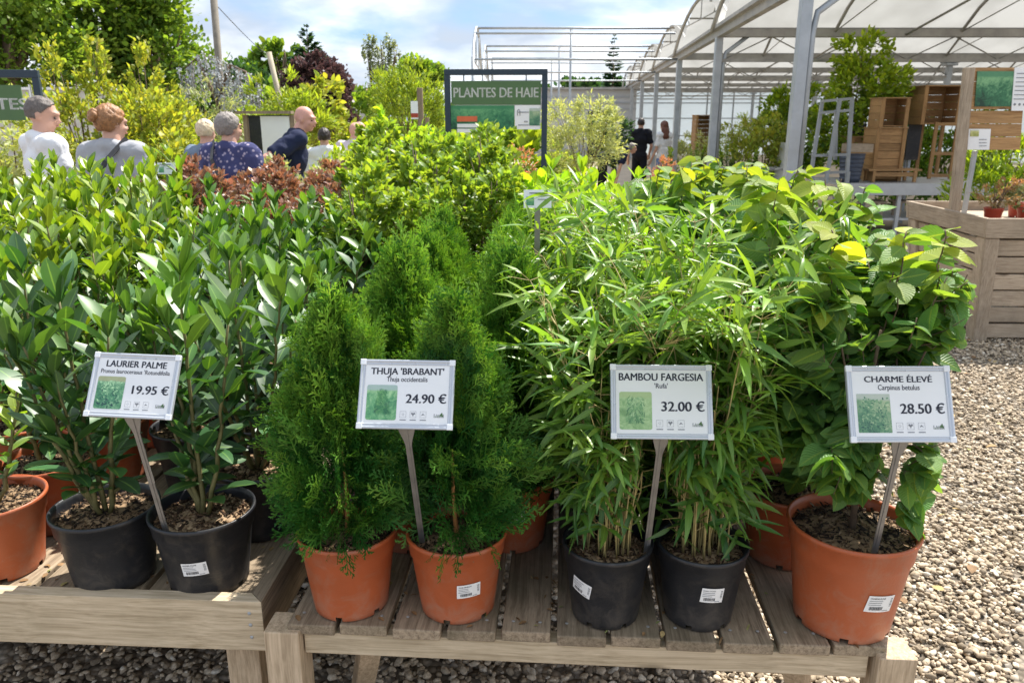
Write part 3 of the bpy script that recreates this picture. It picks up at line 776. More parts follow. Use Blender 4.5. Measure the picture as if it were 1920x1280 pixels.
def text_data(s, bold=.0, res=4):
    cu = bpy.data.curves.new('t', 'FONT'); cu.body = s; cu.resolution_u = res; cu.offset = bold; cu.align_x = 'CENTER'
    o = bpy.data.objects.new('t', cu); COL.objects.link(o); bpy.context.view_layer.update()
    me = bpy.data.meshes.new_from_object(o.evaluated_get(bpy.context.evaluated_depsgraph_get())); bpy.data.objects.remove(o)
    V = [v.co.copy() for v in me.vertices]; Fc = [tuple(p.vertices) for p in me.polygons]; bpy.data.meshes.remove(me)
    x0, x1 = min(v.x for v in V), max(v.x for v in V); y0, y1 = min(v.y for v in V), max(v.y for v in V)
    return V, Fc, x0, x1, y0, y1


def text_fit(s, w, cx, cy, z=0.0, bold=.0, hmax=None, capref=None):
    """vertices of the words, w wide, centred on cx, baseline at cy; bold lays shifted copies over each other"""
    V, Fc, x0, x1, y0, y1 = text_data(s, 0.0); k = w / (x1 - x0); ky = k
    if hmax: ky = hmax / (y1 - max(0, y0))
    vs, fs = [], []; sh = [0.0] if not bold else [-bold, -bold * .33, bold * .33, bold]
    for i, d in enumerate(sh):
        b = len(vs); vs += [Vector(((v.x - (x0 + x1) / 2 + d) * k + cx, (v.y + d * .35) * ky + cy, z + i * w * .00006)) for v in V]; fs += [tuple(a + b for a in f) for f in Fc]
    return vs, fs


def sticker(pot_obj, kind, parent_rz, ang, zc, w, h, tilt, title, sx=1):
    """a paper label lying on the pot wall; ang = world direction it faces, tilt in radians"""
    me, Rr, H, b, rim = pot_mesh(kind)
    def wall(z):
        f = z / H
        return b + .001 + (b + (rim - b) * .70 - b) * max(0, (z - .014)) / (H * .74 - .014)
    def to3(x, y, off):
        c, s = math.cos(tilt), math.sin(tilt); xx, zz = x * c - y * s, x * s + y * c; z = zc + zz; r = wall(z) + off; a = ang + xx / r
        return (r * math.cos(a), r * math.sin(a), z)
    mb = MB(); nx, ny = 12, 3
    for off, m_, q in ((.0007, 0, None),):
        vs = [to3(-w / 2 + w * i / nx, -h / 2 + h * j / ny, off) for j in range(ny + 1) for i in range(nx + 1)]
        mb.add(vs, [(j * (nx + 1) + i, j * (nx + 1) + i + 1, (j + 1) * (nx + 1) + i + 1, (j + 1) * (nx + 1) + i) for j in range(ny) for i in range(nx)], 0)
    def patch(x0, x1, y0, y1, m_):
        k = max(1, int((x1 - x0) / w * 12)); vs = [to3(x0 + (x1 - x0) * i / k, y, .0011) for y in (y0, y1) for i in range(k + 1)]
        mb.add(vs, [(i, i + 1, k + 1 + i + 1, k + 1 + i) for i in range(k)], m_)
    rs = random.Random(int(ang * 100)); V, Fc = text_fit(title, w * .55, -w * .16, h * .30, 0, .02)
    mb.add([to3(v.x, v.y, .0011 + v.z) for v in V], Fc, 1)
    for q in range(3): patch(-w * .44, -w * .44 + w * rs.uniform(.4, .55), h * (.17 - .12 * q), h * (.205 - .12 * q), 2)
    x = -w * .36
    while x < w * .12:
        bw = rs.choice((.0006, .0009, .0014)); patch(x, x + bw, -h * .38, -h * .16, 1); x += bw + rs.choice((.0006, .001))
    for q in range(6): patch(w * .36, w * .45, h * (.28 - q * .09), h * (.32 - q * .09), 2 if q % 2 else 1)
    patch(w * .15, w * .36, -h * .42, -h * .38, 2)
    o = mb.build('price_sticker', [white_paper, ink, grey_ink], pot_obj); o.rotation_euler = (0, 0, -parent_rz)
    return o

# ================================================================== the plants on the tables
# the four price boards, as (px, py of the board's centre, distance, half width, half height)
SB = [(*PY(250, 723, 1.47), .118, .10), (*PY(762, 739, 1.40), .118, .10), (*PY(1240, 753, 1.37), .125, .10), (*PY(1687, 757, 1.35), .125, .10)]
SB += [(*((PZ(a, b, .78) + PY(c_, d, y)) / 2), .020, .16) for a, b, c_, d, y in ((320, 988, 245, 800, 1.50), (797, 1004, 765, 810, 1.44), (1208, 1024, 1240, 825, 1.42), (1634, 1030, 1687, 830, 1.40))]


def front(fn, q, pot, rz, *a, **kw):
    trim = [(1.11, 1.4, 1.2, .25, .6, 1)] if fn is horn_plant else []      # clipped on the path side
    CLEAR[0] = keep_clear(q[0], q[1], .601 + pot_mesh(pot)[2] - .022, rz, SB + trim); r = fn(*a, **kw); CLEAR[0] = None; return r


LAU = [front(laurel_plant, PZ(395, 1083, .603), 'black24', .6, 11, .56, 5, .120, M_LAUREL, tint_top=.85), front(laurel_plant, PZ(218, 1078, .603), 'black24', 3.0, 22, .51, 6, .114, M_LAUREL, tint_top=.35), laurel_plant(33, .55, 6, .108, M_LAUREL, .3, .5), laurel_plant(44, .52, 6, .112, M_LAUREL, .3, .4)]
LIM = [laurel_plant(55, .60, 7, .095, M_LIME, .28, 1.0, .08), laurel_plant(66, .56, 7, .095, M_LIME, .3, .8), laurel_plant(67, .30, 4, .07, M_LIME, .3, 1.0, .75)]
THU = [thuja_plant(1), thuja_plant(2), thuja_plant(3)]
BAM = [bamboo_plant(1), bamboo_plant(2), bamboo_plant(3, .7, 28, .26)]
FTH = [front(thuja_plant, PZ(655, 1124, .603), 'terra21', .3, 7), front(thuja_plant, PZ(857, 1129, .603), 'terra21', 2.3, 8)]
FBA = [front(bamboo_plant, PZ(1134, 1143, .603), 'black20', .9, 7), front(bamboo_plant, PZ(1307, 1146, .603), 'black20', 3.1, 8)]
HOR = [front(horn_plant, PZ(1576, 1154, .603), 'terra27', 2.2, 9, .55, 30, .14, .062), horn_plant(2, .63, 20, .19), horn_plant(3, .63, 20, .20)]
ORD = ['front', 'second', 'third', 'fourth', 'fifth', 'sixth', 'seventh', 'eighth', 'ninth']

G1 = 'potted laurels on the left table'
p = PZ(395, 1083, .603)
_, pot1 = potted('potted_laurel', 'cherry laurel in a black pot with a price sticker, front right of the left table', 'potted plant', G1, p.x, p.y, .601, 'black24', LAU[0], .6, bark=True)
sticker(pot1, 'black24', .6, R(-84), .088, .056, .034, R(4), 'LAURIER PALME')
p = PZ(218, 1078, .603)
potted('potted_laurel', 'cherry laurel in a plain black pot behind the nineteen euro price sign', 'potted plant', G1, p.x, p.y, .601, 'black24', LAU[1], 3.0)
potted('potted_laurel', 'cherry laurel in a black pot at the right rim of the left table, second row', 'potted plant', G1, -.665, 1.86, .601, 'black24', LAU[2], 1.0, bark=True)
p = PZ(8, 1060, .603)
potted('potted_laurel', 'young yellow-green laurel in a terracotta pot at the left edge of the photo', 'potted plant', G1, p.x, p.y, .601, 'terra24', LIM[2], 1.0)
p = PZ(108, 975, .603)
potted('potted_laurel', 'laurel in a terracotta pot between the black pot and the left edge', 'potted plant', G1, p.x, p.y, .601, 'terra24', LAU[1], .2)
rs = random.Random(8)
for r in range(7):
    Y = 2.14 + .29 * r
    cols = [X for X in [-.72 - .25 * c for c in range(8)] if X > -.66 * Y - .12]
    for c, X in enumerate(cols):
        if r == 6 and c < 2: continue
        X += rs.uniform(-.03, .03) + (r % 2) * .06; y = Y + rs.uniform(-.03, .03)
        lime = X < -.40 * y - (.18 if r < 2 else 0) + rs.uniform(-.1, .1)
        pl = LIM[rs.randrange(2)] if lime else LAU[2 + rs.randrange(2)]
        side = ORD[c] + (' place' if c else ' place') + ' from the right rim'
        lab = ('lime-green laurel' if lime else 'dark glossy laurel') + f' on the left table, {ORD[r + 2]} row back, {side}'
        sc = rs.uniform(.92, 1.05) * ((.96 + .027 * r) if lime else .97)
        potted('potted_laurel', lab, 'potted plant', G1, X, y, .601, 'terra24' if lime else 'black24', pl, rs.uniform(0, 6), (sc, sc, sc))

G2 = 'potted thujas on the middle table'
for r in range(6):
    for c in range(2):
        if r == 0: q = PZ((660, 859)[c], (1124, 1129)[c], .603)
        elif r == 1: q = Vector(((-.265, .0)[c], 1.80, 0))
        else: q = Vector(((-.30, -.04)[c] + .012 * r + rs.uniform(-.02, .02), 1.80 + .265 * (r - 1), 0))
        sc = 1.0 if r == 0 else rs.uniform(.98, 1.06)
        _, po = potted('potted_thuja', f'feathery thuja in a terracotta pot, {("left", "right")[c]} column, {ORD[r]} row', 'potted plant', G2, q.x, q.y, .601, 'terra21', FTH[c] if r == 0 else THU[(r + c) % 3], .3 + r * 1.3 + c * 2, (sc, sc, sc * (1.0 if r == 0 else rs.uniform(.99, 1.06) + .0 * r)))
        if r == 0 and c == 1: sticker(po, 'terra21', 2.3, R(-71), .092, .052, .034, R(1), 'THUJA BRABANT')
        if r == 1 and c == 1: sticker(po, 'terra21', 3.6, R(-84), .112, .045, .034, R(5), 'THUJA BRABANT')
potted('potted_thuja', 'feathery thuja standing alone at the right end of the third thuja row', 'potted plant', G2, .16, 2.62, .601, 'terra21', THU[0], 2.0, (1, 1, 1.05))

G3 = 'potted bamboos on the middle table'
for r in range(5):
    for c in range(2):
        if r == 0: q = PZ((1134, 1307)[c], (1143, 1146)[c], .603)
        else: q = Vector(((.215, .40)[c] + .014 * r + rs.uniform(-.015, .015), 1.50 + .26 * r, 0))
        _, po = potted('potted_bamboo', f'leafy bamboo in a black pot, {("left", "right")[c]} column, {ORD[r]} row', 'potted plant', G3, q.x, q.y, .601, 'black20', FBA[c] if r == 0 else BAM[(r + c) % 3], .9 + r + c * 2.2, (1, 1, rs.uniform(.98, 1.06)), bark=(r == 0))
        if r == 0: sticker(po, 'black20', .9 + c * 2.2, R((-135, -86)[c]), .100, .048, .036, R((-14, -4)[c]), 'BAMBOU FARGESIA')

G4 = 'potted hornbeams on the middle table'
q = PZ(1576, 1154, .603)
_, po = potted('potted_hornbeam', 'hornbeam in the large terracotta pot at the front right table corner', 'potted plant', G4, q.x, q.y, .601, 'terra27', HOR[0], 2.2)
sticker(po, 'terra27', 2.2, R(-78), .108, .062, .040, R(-7), 'CHARME ÉLEVÉ')
for r in range(1, 6):
    for c in range(2):
        if c == 1 and r < 3: continue
        X = (.635, .41)[c] + .045 * r; Y = 1.44 + .29 * r
        potted('potted_hornbeam', f'broad-leaved hornbeam in a terracotta pot, {("right", "inner")[c]} column, {ORD[r]} row', 'potted plant', G4, X, Y, .601, 'terra24', HOR[1 + (r + c) % 2], r * 1.1 + c, (1, 1, rs.uniform(.97, 1.07)))

# shrubs standing behind the tables' first rows
M_GOLD = leafmat('golden_shrub_leaf', (.065, .15, .035), (.27, .37, .05), .42, .42, .4, midrib=.2, hue=.04)
M_BRIGHT = leafmat('bright_green_leaf', (.11, .26, .025), (.36, .52, .035), .4, .45, .4, midrib=.25, hue=.03)
M_RED = leafmat('red_young_leaf', (.11, .12, .055), (.33, .215, .145), .35, .3, .5, midrib=.1, tgain=(1.6, .9, .6), hue=.06)
M_ORANGE = leafmat('orange_nandina_leaf', (.22, .22, .08), (.48, .27, .14), .45, .4, .4, midrib=0, tgain=(1.6, 1.0, .6), hue=.06)
GOLD = [bush_plant(i, [(0, 0, .42, .17, .17, .25), (.07, .02, .62, .10, .10, .16), (-.08, -.03, .55, .11, .11, .18)], 2000, .037, T_OVAL, M_GOLD, M_BARK, tint=(0, .5), up=.7) for i in (1, 2)]
BRI = [laurel_plant(80, .62, 7, .125, M_BRIGHT, .3, .8)]
M_BRB = M_BRIGHT
REDP = [bush_plant(i, [(0, 0, .36, .20, .20, .22), (.08, 0, .52, .12, .12, .14)], 2400, .034, T_OVAL, M_RED, M_BARK, tint=(0, .75), up=.6) for i in (5, 6)]
ORAN = bush_plant(9, [(0, 0, .45, .22, .2, .28), (.05, 0, .66, .15, .14, .14)], 1500, .035, T_NARROW, M_ORANGE, M_BARK, tint=(.1, .6), up=.8)
G5 = 'yellow-green shrubs behind the thujas'
k = 0
for r, Y in enumerate((3.25, 3.6, 3.98, 4.4, 4.85, 5.3)):
    for c, X in enumerate((-.62, -.36, -.10)):
        if r == 0 and c == 2: continue
        sc = 1.0 + .055 * r + rs.uniform(-.05, .05)
        potted('potted_shrub', f'yellow-green leafy shrub behind the thujas, {ORD[r]} row, {("left", "middle", "right")[c]} of three', 'potted plant', G5, X * (1 + .08 * r) + rs.uniform(-.04, .04), Y + rs.uniform(-.05, .05), .601, 'black24', GOLD[(r + c) % 2], rs.uniform(0, 6), (sc, sc, sc * (.80 + .015 * r)))
G6 = 'bright green plants in front of the greenhouse'
for r, Y in enumerate((3.15, 3.5, 3.9, 4.35, 4.8)):
    for c, X in enumerate((.14, .40, .66)):
        if r > 2 and c == 2 and r > 3: continue
        sc = .95 + .03 * r + rs.uniform(-.04, .04)
        potted('potted_shrub', f'bright green long-leaved plant below the hedge sign, {ORD[r]} row, {("left", "middle", "right")[c]} of three', 'potted plant', G6, X * (1 + .05 * r) + rs.uniform(-.04, .04), Y, .601, 'black24', BRI[0], rs.uniform(0, 6), (sc, sc, sc * .86))
G7 = 'red-leaved shrubs behind the laurels'
for r, Y in enumerate((4.3, 4.75, 5.2)):
    for c, X in enumerate((-2.05, -1.68, -1.32, -1.0)):
        if r == 2 and c == 0: continue
        sc = .98 + .06 * r + rs.uniform(-.08, .05)
        potted('potted_shrub', f'red-bronze leaved shrub, {("near", "middle", "far")[r]} row, {ORD[c].replace("front", "first")} from the left', 'potted plant', G7, X + .04 * r + rs.uniform(-.05, .05), Y, .55, 'black24', REDP[(r + c) % 2], rs.uniform(0, 6), (sc * 1.1, sc * 1.1, sc * (1.0 if c < 2 else .94)))
potted('potted_shrub', 'orange-leaved nandina under the hedge sign', 'potted plant', None, -.02, 6.15, .6, 'black24', ORAN, 1, (1.2, 1.2, .86))
potted('potted_shrub', 'second orange nandina right of the hedge sign post', 'potted plant', None, 1.75, 9.0, .35, 'black24', ORAN, 2, (1.0, 1.0, .9))

# ================================================================== price signs
def rrect(mb, x0, x1, y0, y1, r, z, m=0, seg=4):
    vs = []
    for cx, cy, a0 in ((x1 - r, y0 + r, -90), (x1 - r, y1 - r, 0), (x0 + r, y1 - r, 90), (x0 + r, y0 + r, 180)):
        for k in range(seg + 1): a = R(a0 + 90 * k / seg); vs.append((cx + r * math.cos(a), cy + r * math.sin(a), z))
    mb.add(vs, [tuple(range(len(vs)))], m)


def price_sign(px, py, zs, cx, cy, W_, title, sub, price, pic, label, roll=0.0, tilt=28, subw=.42, yaw=0, square=False, titw=.72, dY=0.0):
    root = PZ(px, py, zs); t = thing('price_sign', label, 'price sign', root, 0, 'framed price signs on grey stakes')
    bc = PY(cx, cy, root.y + dY) - root; H_ = W_ * .735; th = PI / 2 - R(tilt)
    wx, wy = W_ / 2, H_ / 2; T_ = R(tilt); up = Vector((0, math.sin(T_), math.cos(T_))); nr = Vector((0, -math.cos(T_), math.sin(T_)))
    # stake: flat ribbed bar that flares under the board
    low = bc - up * (wy * .82) - nr * .004
    m = MB(); a = Vector((0, 0, -.09)); d = (low - a); n_ = 14
    def wid(f, L=d.length):
        s = (1 - f) * L
        return .0062 if s > .05 else .0062 + .0095 * min(1, (1 - (s - .018) / .032) if s > .018 else 1)
    for part in range(2):
        vs = []
        for i in range(n_ + 1):
            f = i / n_ if i < 6 else .5 + .5 * ((i - 6) / 8) ; f = [0, .15, .3, .45, .6, .72, .80, .84, .87, .90, .92, .94, .96, .98, 1][i]
            p_ = a + d * f; w_ = wid(f) if part == 0 else .0016; y0 = -.0013 if part == 0 else -.0030
            if i == 0: w_ *= .3
            vs += [p_ + Vector((-w_, y0, 0)), p_ + Vector((w_, y0, 0)), p_ + Vector((w_, .0015, 0)), p_ + Vector((-w_, .0015, 0))]
        fs = []
        for i in range(n_):
            for k in range(4): fs.append((i * 4 + k, i * 4 + (k + 1) % 4, i * 4 + 4 + (k + 1) % 4, i * 4 + 4 + k))
        fs += [(3, 2, 1, 0), (n_ * 4, n_ * 4 + 1, n_ * 4 + 2, n_ * 4 + 3)]; m.add(vs, fs)
    m.build('stake', stake_metal, t)
    # board frame: a stepped bezel swept round the rectangle
    m = MB(); prof = [(0, -.004), (0, .0028), (.0012, .0042), (.0042, .0042), (.0062, .0020), (.0085, .0020), (.0095, .0030), (.0108, .0006)]; cor = ((-1, -1), (1, -1), (1, 1), (-1, 1))
    vs = [(sx * (wx - i), sy * (wy - i), z) for i, z in prof for sx, sy in cor]
    fs = [(j * 4 + k, j * 4 + (k + 1) % 4, j * 4 + 4 + (k + 1) % 4, j * 4 + 4 + k) for j in range(len(prof) - 1) for k in range(4)]
    fs.append((3, 2, 1, 0)); m.add(vs, fs)
    board = m.build('board', silver, t, loc=bc, bevel=.0004); board.rotation_euler = (Matrix.Rotation(R(yaw), 3, 'Z') @ Matrix.Rotation(th, 3, 'X') @ Matrix.Rotation(roll, 3, 'Z')).to_euler()
    for sx, sy in cor: m = MB(); m.box((sx * (wx - .0052), sy * (wy - .0052), .0022), (.0118, .0118, .0052)); m.build('corner_cap', white_cap, board, bevel=.0012)
    ix, iy = wx - .0102, wy - .0102
    m = MB(); m.add([(-ix, -iy, .0011), (ix, -iy, .0011), (ix, iy, .0011), (-ix, iy, .0011)], [(0, 1, 2, 3)]); m.build('paper', white_paper, board)
    X = lambda f: -wx + f * W_; Yf = lambda f: wy - f * H_; z = .0015
    V, Fc = text_fit(title, W_ * titw, 0.0, Yf(.215), z, .030, hmax=H_ * .098); m = MB(); m.add(V, Fc); m.build('title_text', ink, board)
    V, Fc = text_fit(sub, W_ * subw, 0.0, Yf(.318), z, .014, hmax=H_ * .068); m = MB(); m.add(V, Fc); m.build('subtitle_text', ink, board)
    V, Fc = text_fit(price, W_ * .42, X(.71), Yf(.625), z, .028, hmax=H_ * .135); m = MB(); m.add(V, Fc); m.build('price_text', ink, board)
    m = MB()
    rrect(m, X(.085), X(.405), Yf(.875), Yf(.37), .001 if square else .004, z); m.build('plant_picture', pic, board); printed_plant(KINDS_[id(pic)], X(.09), X(.40), Yf(.87), Yf(.38), z, board)
    m = MB()
    for k in range(3):                                        # care symbols: frames with a drop, a plant and a hill
        x0, x1 = X(.445 + .105 * k), X(.51 + .105 * k); y0, y1 = Yf(.835), Yf(.745); e = .0004
        for a_, b_, c_, d_ in ((x0, x1, y0, y0 + e), (x0, x1, y1 - e, y1), (x0, x0 + e, y0 + e, y1 - e), (x1 - e, x1, y0 + e, y1 - e)): m.add([(a_, c_, z), (b_, c_, z), (b_, d_, z), (a_, d_, z)], [(0, 1, 2, 3)])
        cx_, cy_ = (x0 + x1) / 2, (y0 + y1) / 2; r_ = (x1 - x0) * .22; z2 = z + .0001
        if k == 0:
            for q in range(6): a_ = PI * q / 3; m.add([(cx_ + r_ * .5 * math.cos(a_ - .3), cy_ + r_ * .5 * math.sin(a_ - .3), z2), (cx_ + r_ * 1.3 * math.cos(a_), cy_ + r_ * 1.3 * math.sin(a_), z2), (cx_ + r_ * .5 * math.cos(a_ + .3), cy_ + r_ * .5 * math.sin(a_ + .3), z2)], [(0, 1, 2)])
        elif k == 1:
            for ox, oy, s_ in ((-.8, .7, .75), (.8, .7, .75), (0, -.1, .7)): m.add([(cx_ + ox * r_ + s_ * r_ * math.cos(q * PI / 4), cy_ + oy * r_ + s_ * r_ * math.sin(q * PI / 4), z2) for q in range(8)], [tuple(range(8))])
            m.add([(cx_ - r_ * .2, cy_ - r_ * 1.5, z), (cx_ + r_ * .2, cy_ - r_ * 1.5, z), (cx_ + r_ * .2, cy_, z), (cx_ - r_ * .2, cy_, z)], [(0, 1, 2, 3)])
        else: m.add([(cx_ - 1.5 * r_, cy_ - .8 * r_, z2), (cx_ - .2 * r_, cy_ + .9 * r_, z2), (cx_ + .3 * r_, cy_ + .5 * r_, z2), (cx_ + 1.5 * r_, cy_ - .9 * r_, z2), (cx_ + .2 * r_, cy_ - .2 * r_, z2)], [(0, 1, 2, 4), (2, 3, 4)])
        m.add([(x0, Yf(.875), z), (x1, Yf(.875), z), (x1, Yf(.862), z), (x0, Yf(.862), z)], [(0, 1, 2, 3)])
    m.build('care_symbols', grey_ink, board)
    m = MB(); rr = random.Random(2)
    for q in range(9): x_ = X(.80 + .012 * q); y_ = Yf(.83); m.add([(x_, y_, z), (x_ + .0012, y_, z), (x_ + .0012, y_ + rr.uniform(.003, .008), z), (x_, y_ + rr.uniform(.003, .007), z)], [(0, 1, 2, 3)], q % 2)
    m.add([(X(.855), Yf(.80), z + .0002), (X(.90), Yf(.82), z + .0002), (X(.885), Yf(.755), z + .0002)], [(0, 1, 2)], 1)
    m.build('logo', [grey_ink, green_panel], board)
    return t


def print_mat(name, stops):
    m, nt, n = new_mat(name); out = n('ShaderNodeOutputMaterial'); p = n('ShaderNodeBsdfPrincipled', ins={'Roughness': .35}); at = n('ShaderNodeAttribute', attribute_name='tint')
    r = ramp(nt, stops); lk(nt, at.outputs['Fac'], r.inputs[0]); lk(nt, r.outputs[0], p.inputs['Base Color']); lk(nt, p.outputs[0], out.inputs[0]); return m


PRINT = {'laurel': print_mat('printed_laurel', [(0, (.01, .05, .06)), (.5, (.07, .27, .13)), (1, (.45, .72, .40))]), 'thuja': print_mat('printed_thuja', [(0, (.01, .07, .06)), (.5, (.06, .26, .10)), (1, (.28, .58, .20))]),
         'bamboo': print_mat('printed_bamboo', [(0, (.03, .12, .06)), (.5, (.16, .36, .15)), (1, (.50, .68, .38))]), 'hornbeam': print_mat('printed_hornbeam', [(0, (.02, .09, .08)), (.5, (.13, .30, .16)), (1, (.48, .60, .36))])}


def printed_plant(kind, x0, x1, y0, y1, z, board):
    """the little plant photograph on a price card: overlapping flat leaf shapes in printed tones"""
    rs = np.random.RandomState(len(kind) * 7); w, h = x1 - x0, y1 - y0; L = Leaves(); N = {'laurel': 150, 'thuja': 170, 'bamboo': 190, 'hornbeam': 260}[kind]
    flat = lambda T: [(V * np.array([1, 1, .0]), Fc, UV) for V, Fc, UV in T]
    T = flat({'laurel': T_LAUREL, 'thuja': T_SPRAY, 'bamboo': T_BAMBOO, 'hornbeam': T_OVAL}[kind]); sz = {'laurel': .0085, 'thuja': .011, 'bamboo': .012, 'hornbeam': .0062}[kind]
    m_ = sz * .95; u = rs.rand(N); v = np.sort(rs.rand(N))[::-1]
    if kind == 'thuja': u = .5 + (u - .5) * (1.05 - .75 * v); v = v * .92
    X = x0 + m_ + (w - 2 * m_) * u; Y = y0 + m_ * .8 + (h - 1.9 * m_) * v; a = rs.uniform(0, 2 * PI, N)
    if kind in ('thuja', 'bamboo'): a = PI / 2 + (u - .5) * 1.8 + rs.normal(0, .45, N)
    tt = np.clip({'laurel': .15 + .75 * v, 'thuja': .35 + .3 * v, 'bamboo': .25 + .5 * v, 'hornbeam': .3 + .4 * v}[kind] + rs.normal(0, .22, N), 0, 1)
    L.scatter(T, np.stack([X, Y, z + .00002 + np.arange(N) * 1.2e-6], 1), np.stack([np.cos(a), np.sin(a), 0 * a], 1), np.tile([0, 0, 1.0], (N, 1)), sz * rs.uniform(.6, 1.0, N), tt, 3)
    link('printed_leaves', L.mesh('printed_leaves', PRINT[kind], smooth=False), board)


pics = [picture_mat('picture_laurel', (.01, .06, .06), (.07, .25, .12), (.35, .6, .35), 160, 0, (.42, .40, .22)), picture_mat('picture_thuja', (.02, .10, .08), (.10, .32, .14), (.35, .6, .3), 120, 3, (.4, .5, .5)),
        picture_mat('picture_bamboo', (.10, .22, .08), (.24, .42, .18), (.48, .64, .34), 90, 6, (.4, .52, .25)), picture_mat('picture_hornbeam', (.02, .08, .07), (.10, .26, .14), (.4, .5, .3), 130, 9, (.5, .55, .5))]
KINDS_ = {id(pics[0]): 'laurel', id(pics[1]): 'thuja', id(pics[2]): 'bamboo', id(pics[3]): 'hornbeam'}
price_sign(320, 988, .771, 250, 723, .180, 'LAURIER PALME', "Prunus laurocerasus 'Rotundifolia", '19.95 €', pics[0], 'framed price sign for laurel priced 19.95 in the front black pot', roll=R(-1.6), tilt=31, subw=.80, titw=.70, yaw=-3, dY=-.07)
price_sign(797, 1004, .769, 762, 739, .186, "THUJA 'BRABANT'", 'Thuja occidentalis', '24.90 €', pics[1], 'framed price sign for thuja priced 24.90 in a terracotta pot', roll=R(-.3), tilt=31, subw=.43, titw=.77, yaw=-2, dY=-.10)
price_sign(1208, 1024, .757, 1240, 753, .196, 'BAMBOU FARGESIA', "'Rufa'", '32.00 €', pics[2], 'framed price sign for bamboo priced 32.00 in a black pot', roll=R(-.2), tilt=26, subw=.13, titw=.83, yaw=-1, dY=-.09)
price_sign(1634, 1030, .81, 1687, 757, .193, 'CHARME ÉLEVÉ', 'Carpinus betulus', '28.50 €', pics[3], 'framed price sign for hornbeam priced 28.50 in the big terracotta pot', roll=R(0), tilt=26, subw=.40, titw=.65, square=True, yaw=0, dY=-.05)


def small_sign(px, py, Y, w, h, label, stake=.35):
    c = PY(px, py, Y); t = thing('plant_label', label, 'label sign', c)
    m = MB(); m.box((0, 0, 0), (w, .003, h), Matrix.Rotation(R(-12), 3, 'X')); m.build('card', white_paper, t)
    m = MB(); m.box((-w * .27, -.0022, -h * .1), (w * .28, .002, h * .5), Matrix.Rotation(R(-12), 3, 'X'), 0)
    m.build('picture', pics[1], t)
    m = MB(); m.box((.0, -.0022 - h * .07, h * .33), (w * .6, .0015, h * .07), Matrix.Rotation(R(-12), 3, 'X'))
    for q in range(3): m.box((w * .18, -.0022 + h * .03 * q, -h * .02 - q * h * .14), (w * .35, .0015, h * .04), Matrix.Rotation(R(-12), 3, 'X'))
    m.build('printed_lines', grey_ink, t)
    m = MB(); m.box((0, .004, -h * .5 - stake / 2), (.014, .003, stake)); m.build('stake', stake_metal, t)


small_sign(1008, 373, 1.92, .068, .044, 'small white plant label among the bamboo tops')
small_sign(312, 316, 3.9, .088, .056, 'small white plant label beside the red-leaved shrubs', .5)


# fallen leaves and crumbs on the gravel and the slats
def litter():
    rs = np.random.RandomState(12); L = Leaves(); m = island_mat('dry_leaf_litter', [(0, (.16, .09, .04)), (.5, (.34, .2, .09)), (.8, (.42, .33, .14)), (1, (.22, .26, .08))], rough=.7)
    n_ = 260; X = rs.uniform(.95, 3.6, n_); Y = rs.uniform(1.7, 6, n_); k = X < .68 * Y; X, Y = X[k], Y[k]; n_ = len(X); a = rs.uniform(0, 6.28, n_)
    L.scatter(T_OVAL + T_HORN, np.stack([X, Y, np.full(n_, .026)], 1), np.stack([np.cos(a), np.sin(a), rs.normal(0, .1, n_)], 1), np.stack([rs.normal(0, .2, n_), rs.normal(0, .2, n_), np.ones(n_)], 1), rs.uniform(.018, .05, n_), 0, 1)
    n_ = 240; u = rs.uniform(.0, 1.26, n_); v = rs.uniform(.01, .6, n_) ** 1.0; a = rs.uniform(0, 6.28, n_)
    X = TBo.x + u * math.cos(TBa) - v * math.sin(TBa); Y = TBo.y + u * math.sin(TBa) + v * math.cos(TBa)
    L.scatter(T_OVAL + T_NARROW, np.stack([X, Y, np.full(n_, .6035)], 1), np.stack([np.cos(a), np.sin(a), 0 * a], 1), np.stack([rs.normal(0, .15, n_), rs.normal(0, .15, n_), np.ones(n_)], 1), rs.uniform(.004, .022, n_), 0, 2)
    u = -rs.uniform(.05, 1.2, n_); v = rs.uniform(.04, .5, n_); X = TAo.x + u * math.cos(TAa) - v * math.sin(TAa); Y = TAo.y + u * math.sin(TAa) + v * math.cos(TAa)
    L.scatter(T_OVAL + T_NARROW, np.stack([X, Y, np.full(n_, .6035)], 1), np.stack([np.cos(a), np.sin(a), 0 * a], 1), np.stack([rs.normal(0, .15, n_), rs.normal(0, .15, n_), np.ones(n_)], 1), rs.uniform(.004, .022, n_), 0, 3)
    tag(link('leaf_litter', L.mesh('leaf_litter', m)), 'dry leaf litter on the gravel and the table slats', None, kind='stuff')


litter()

# ================================================================== people
at_ = lambda px, Y: (px - 960) / F * Y * .965
skin_l = simple('fair_skin', (.58, .33, .24), .5, noise=.06, scale=9)
skin_p = simple('pink_skin', (.60, .31, .24), .5, noise=.06, scale=9)
eye_mat = simple('eye_dark', (.02, .015, .012), .25)
lip_mat = simple('lip_skin', (.42, .17, .14), .5)


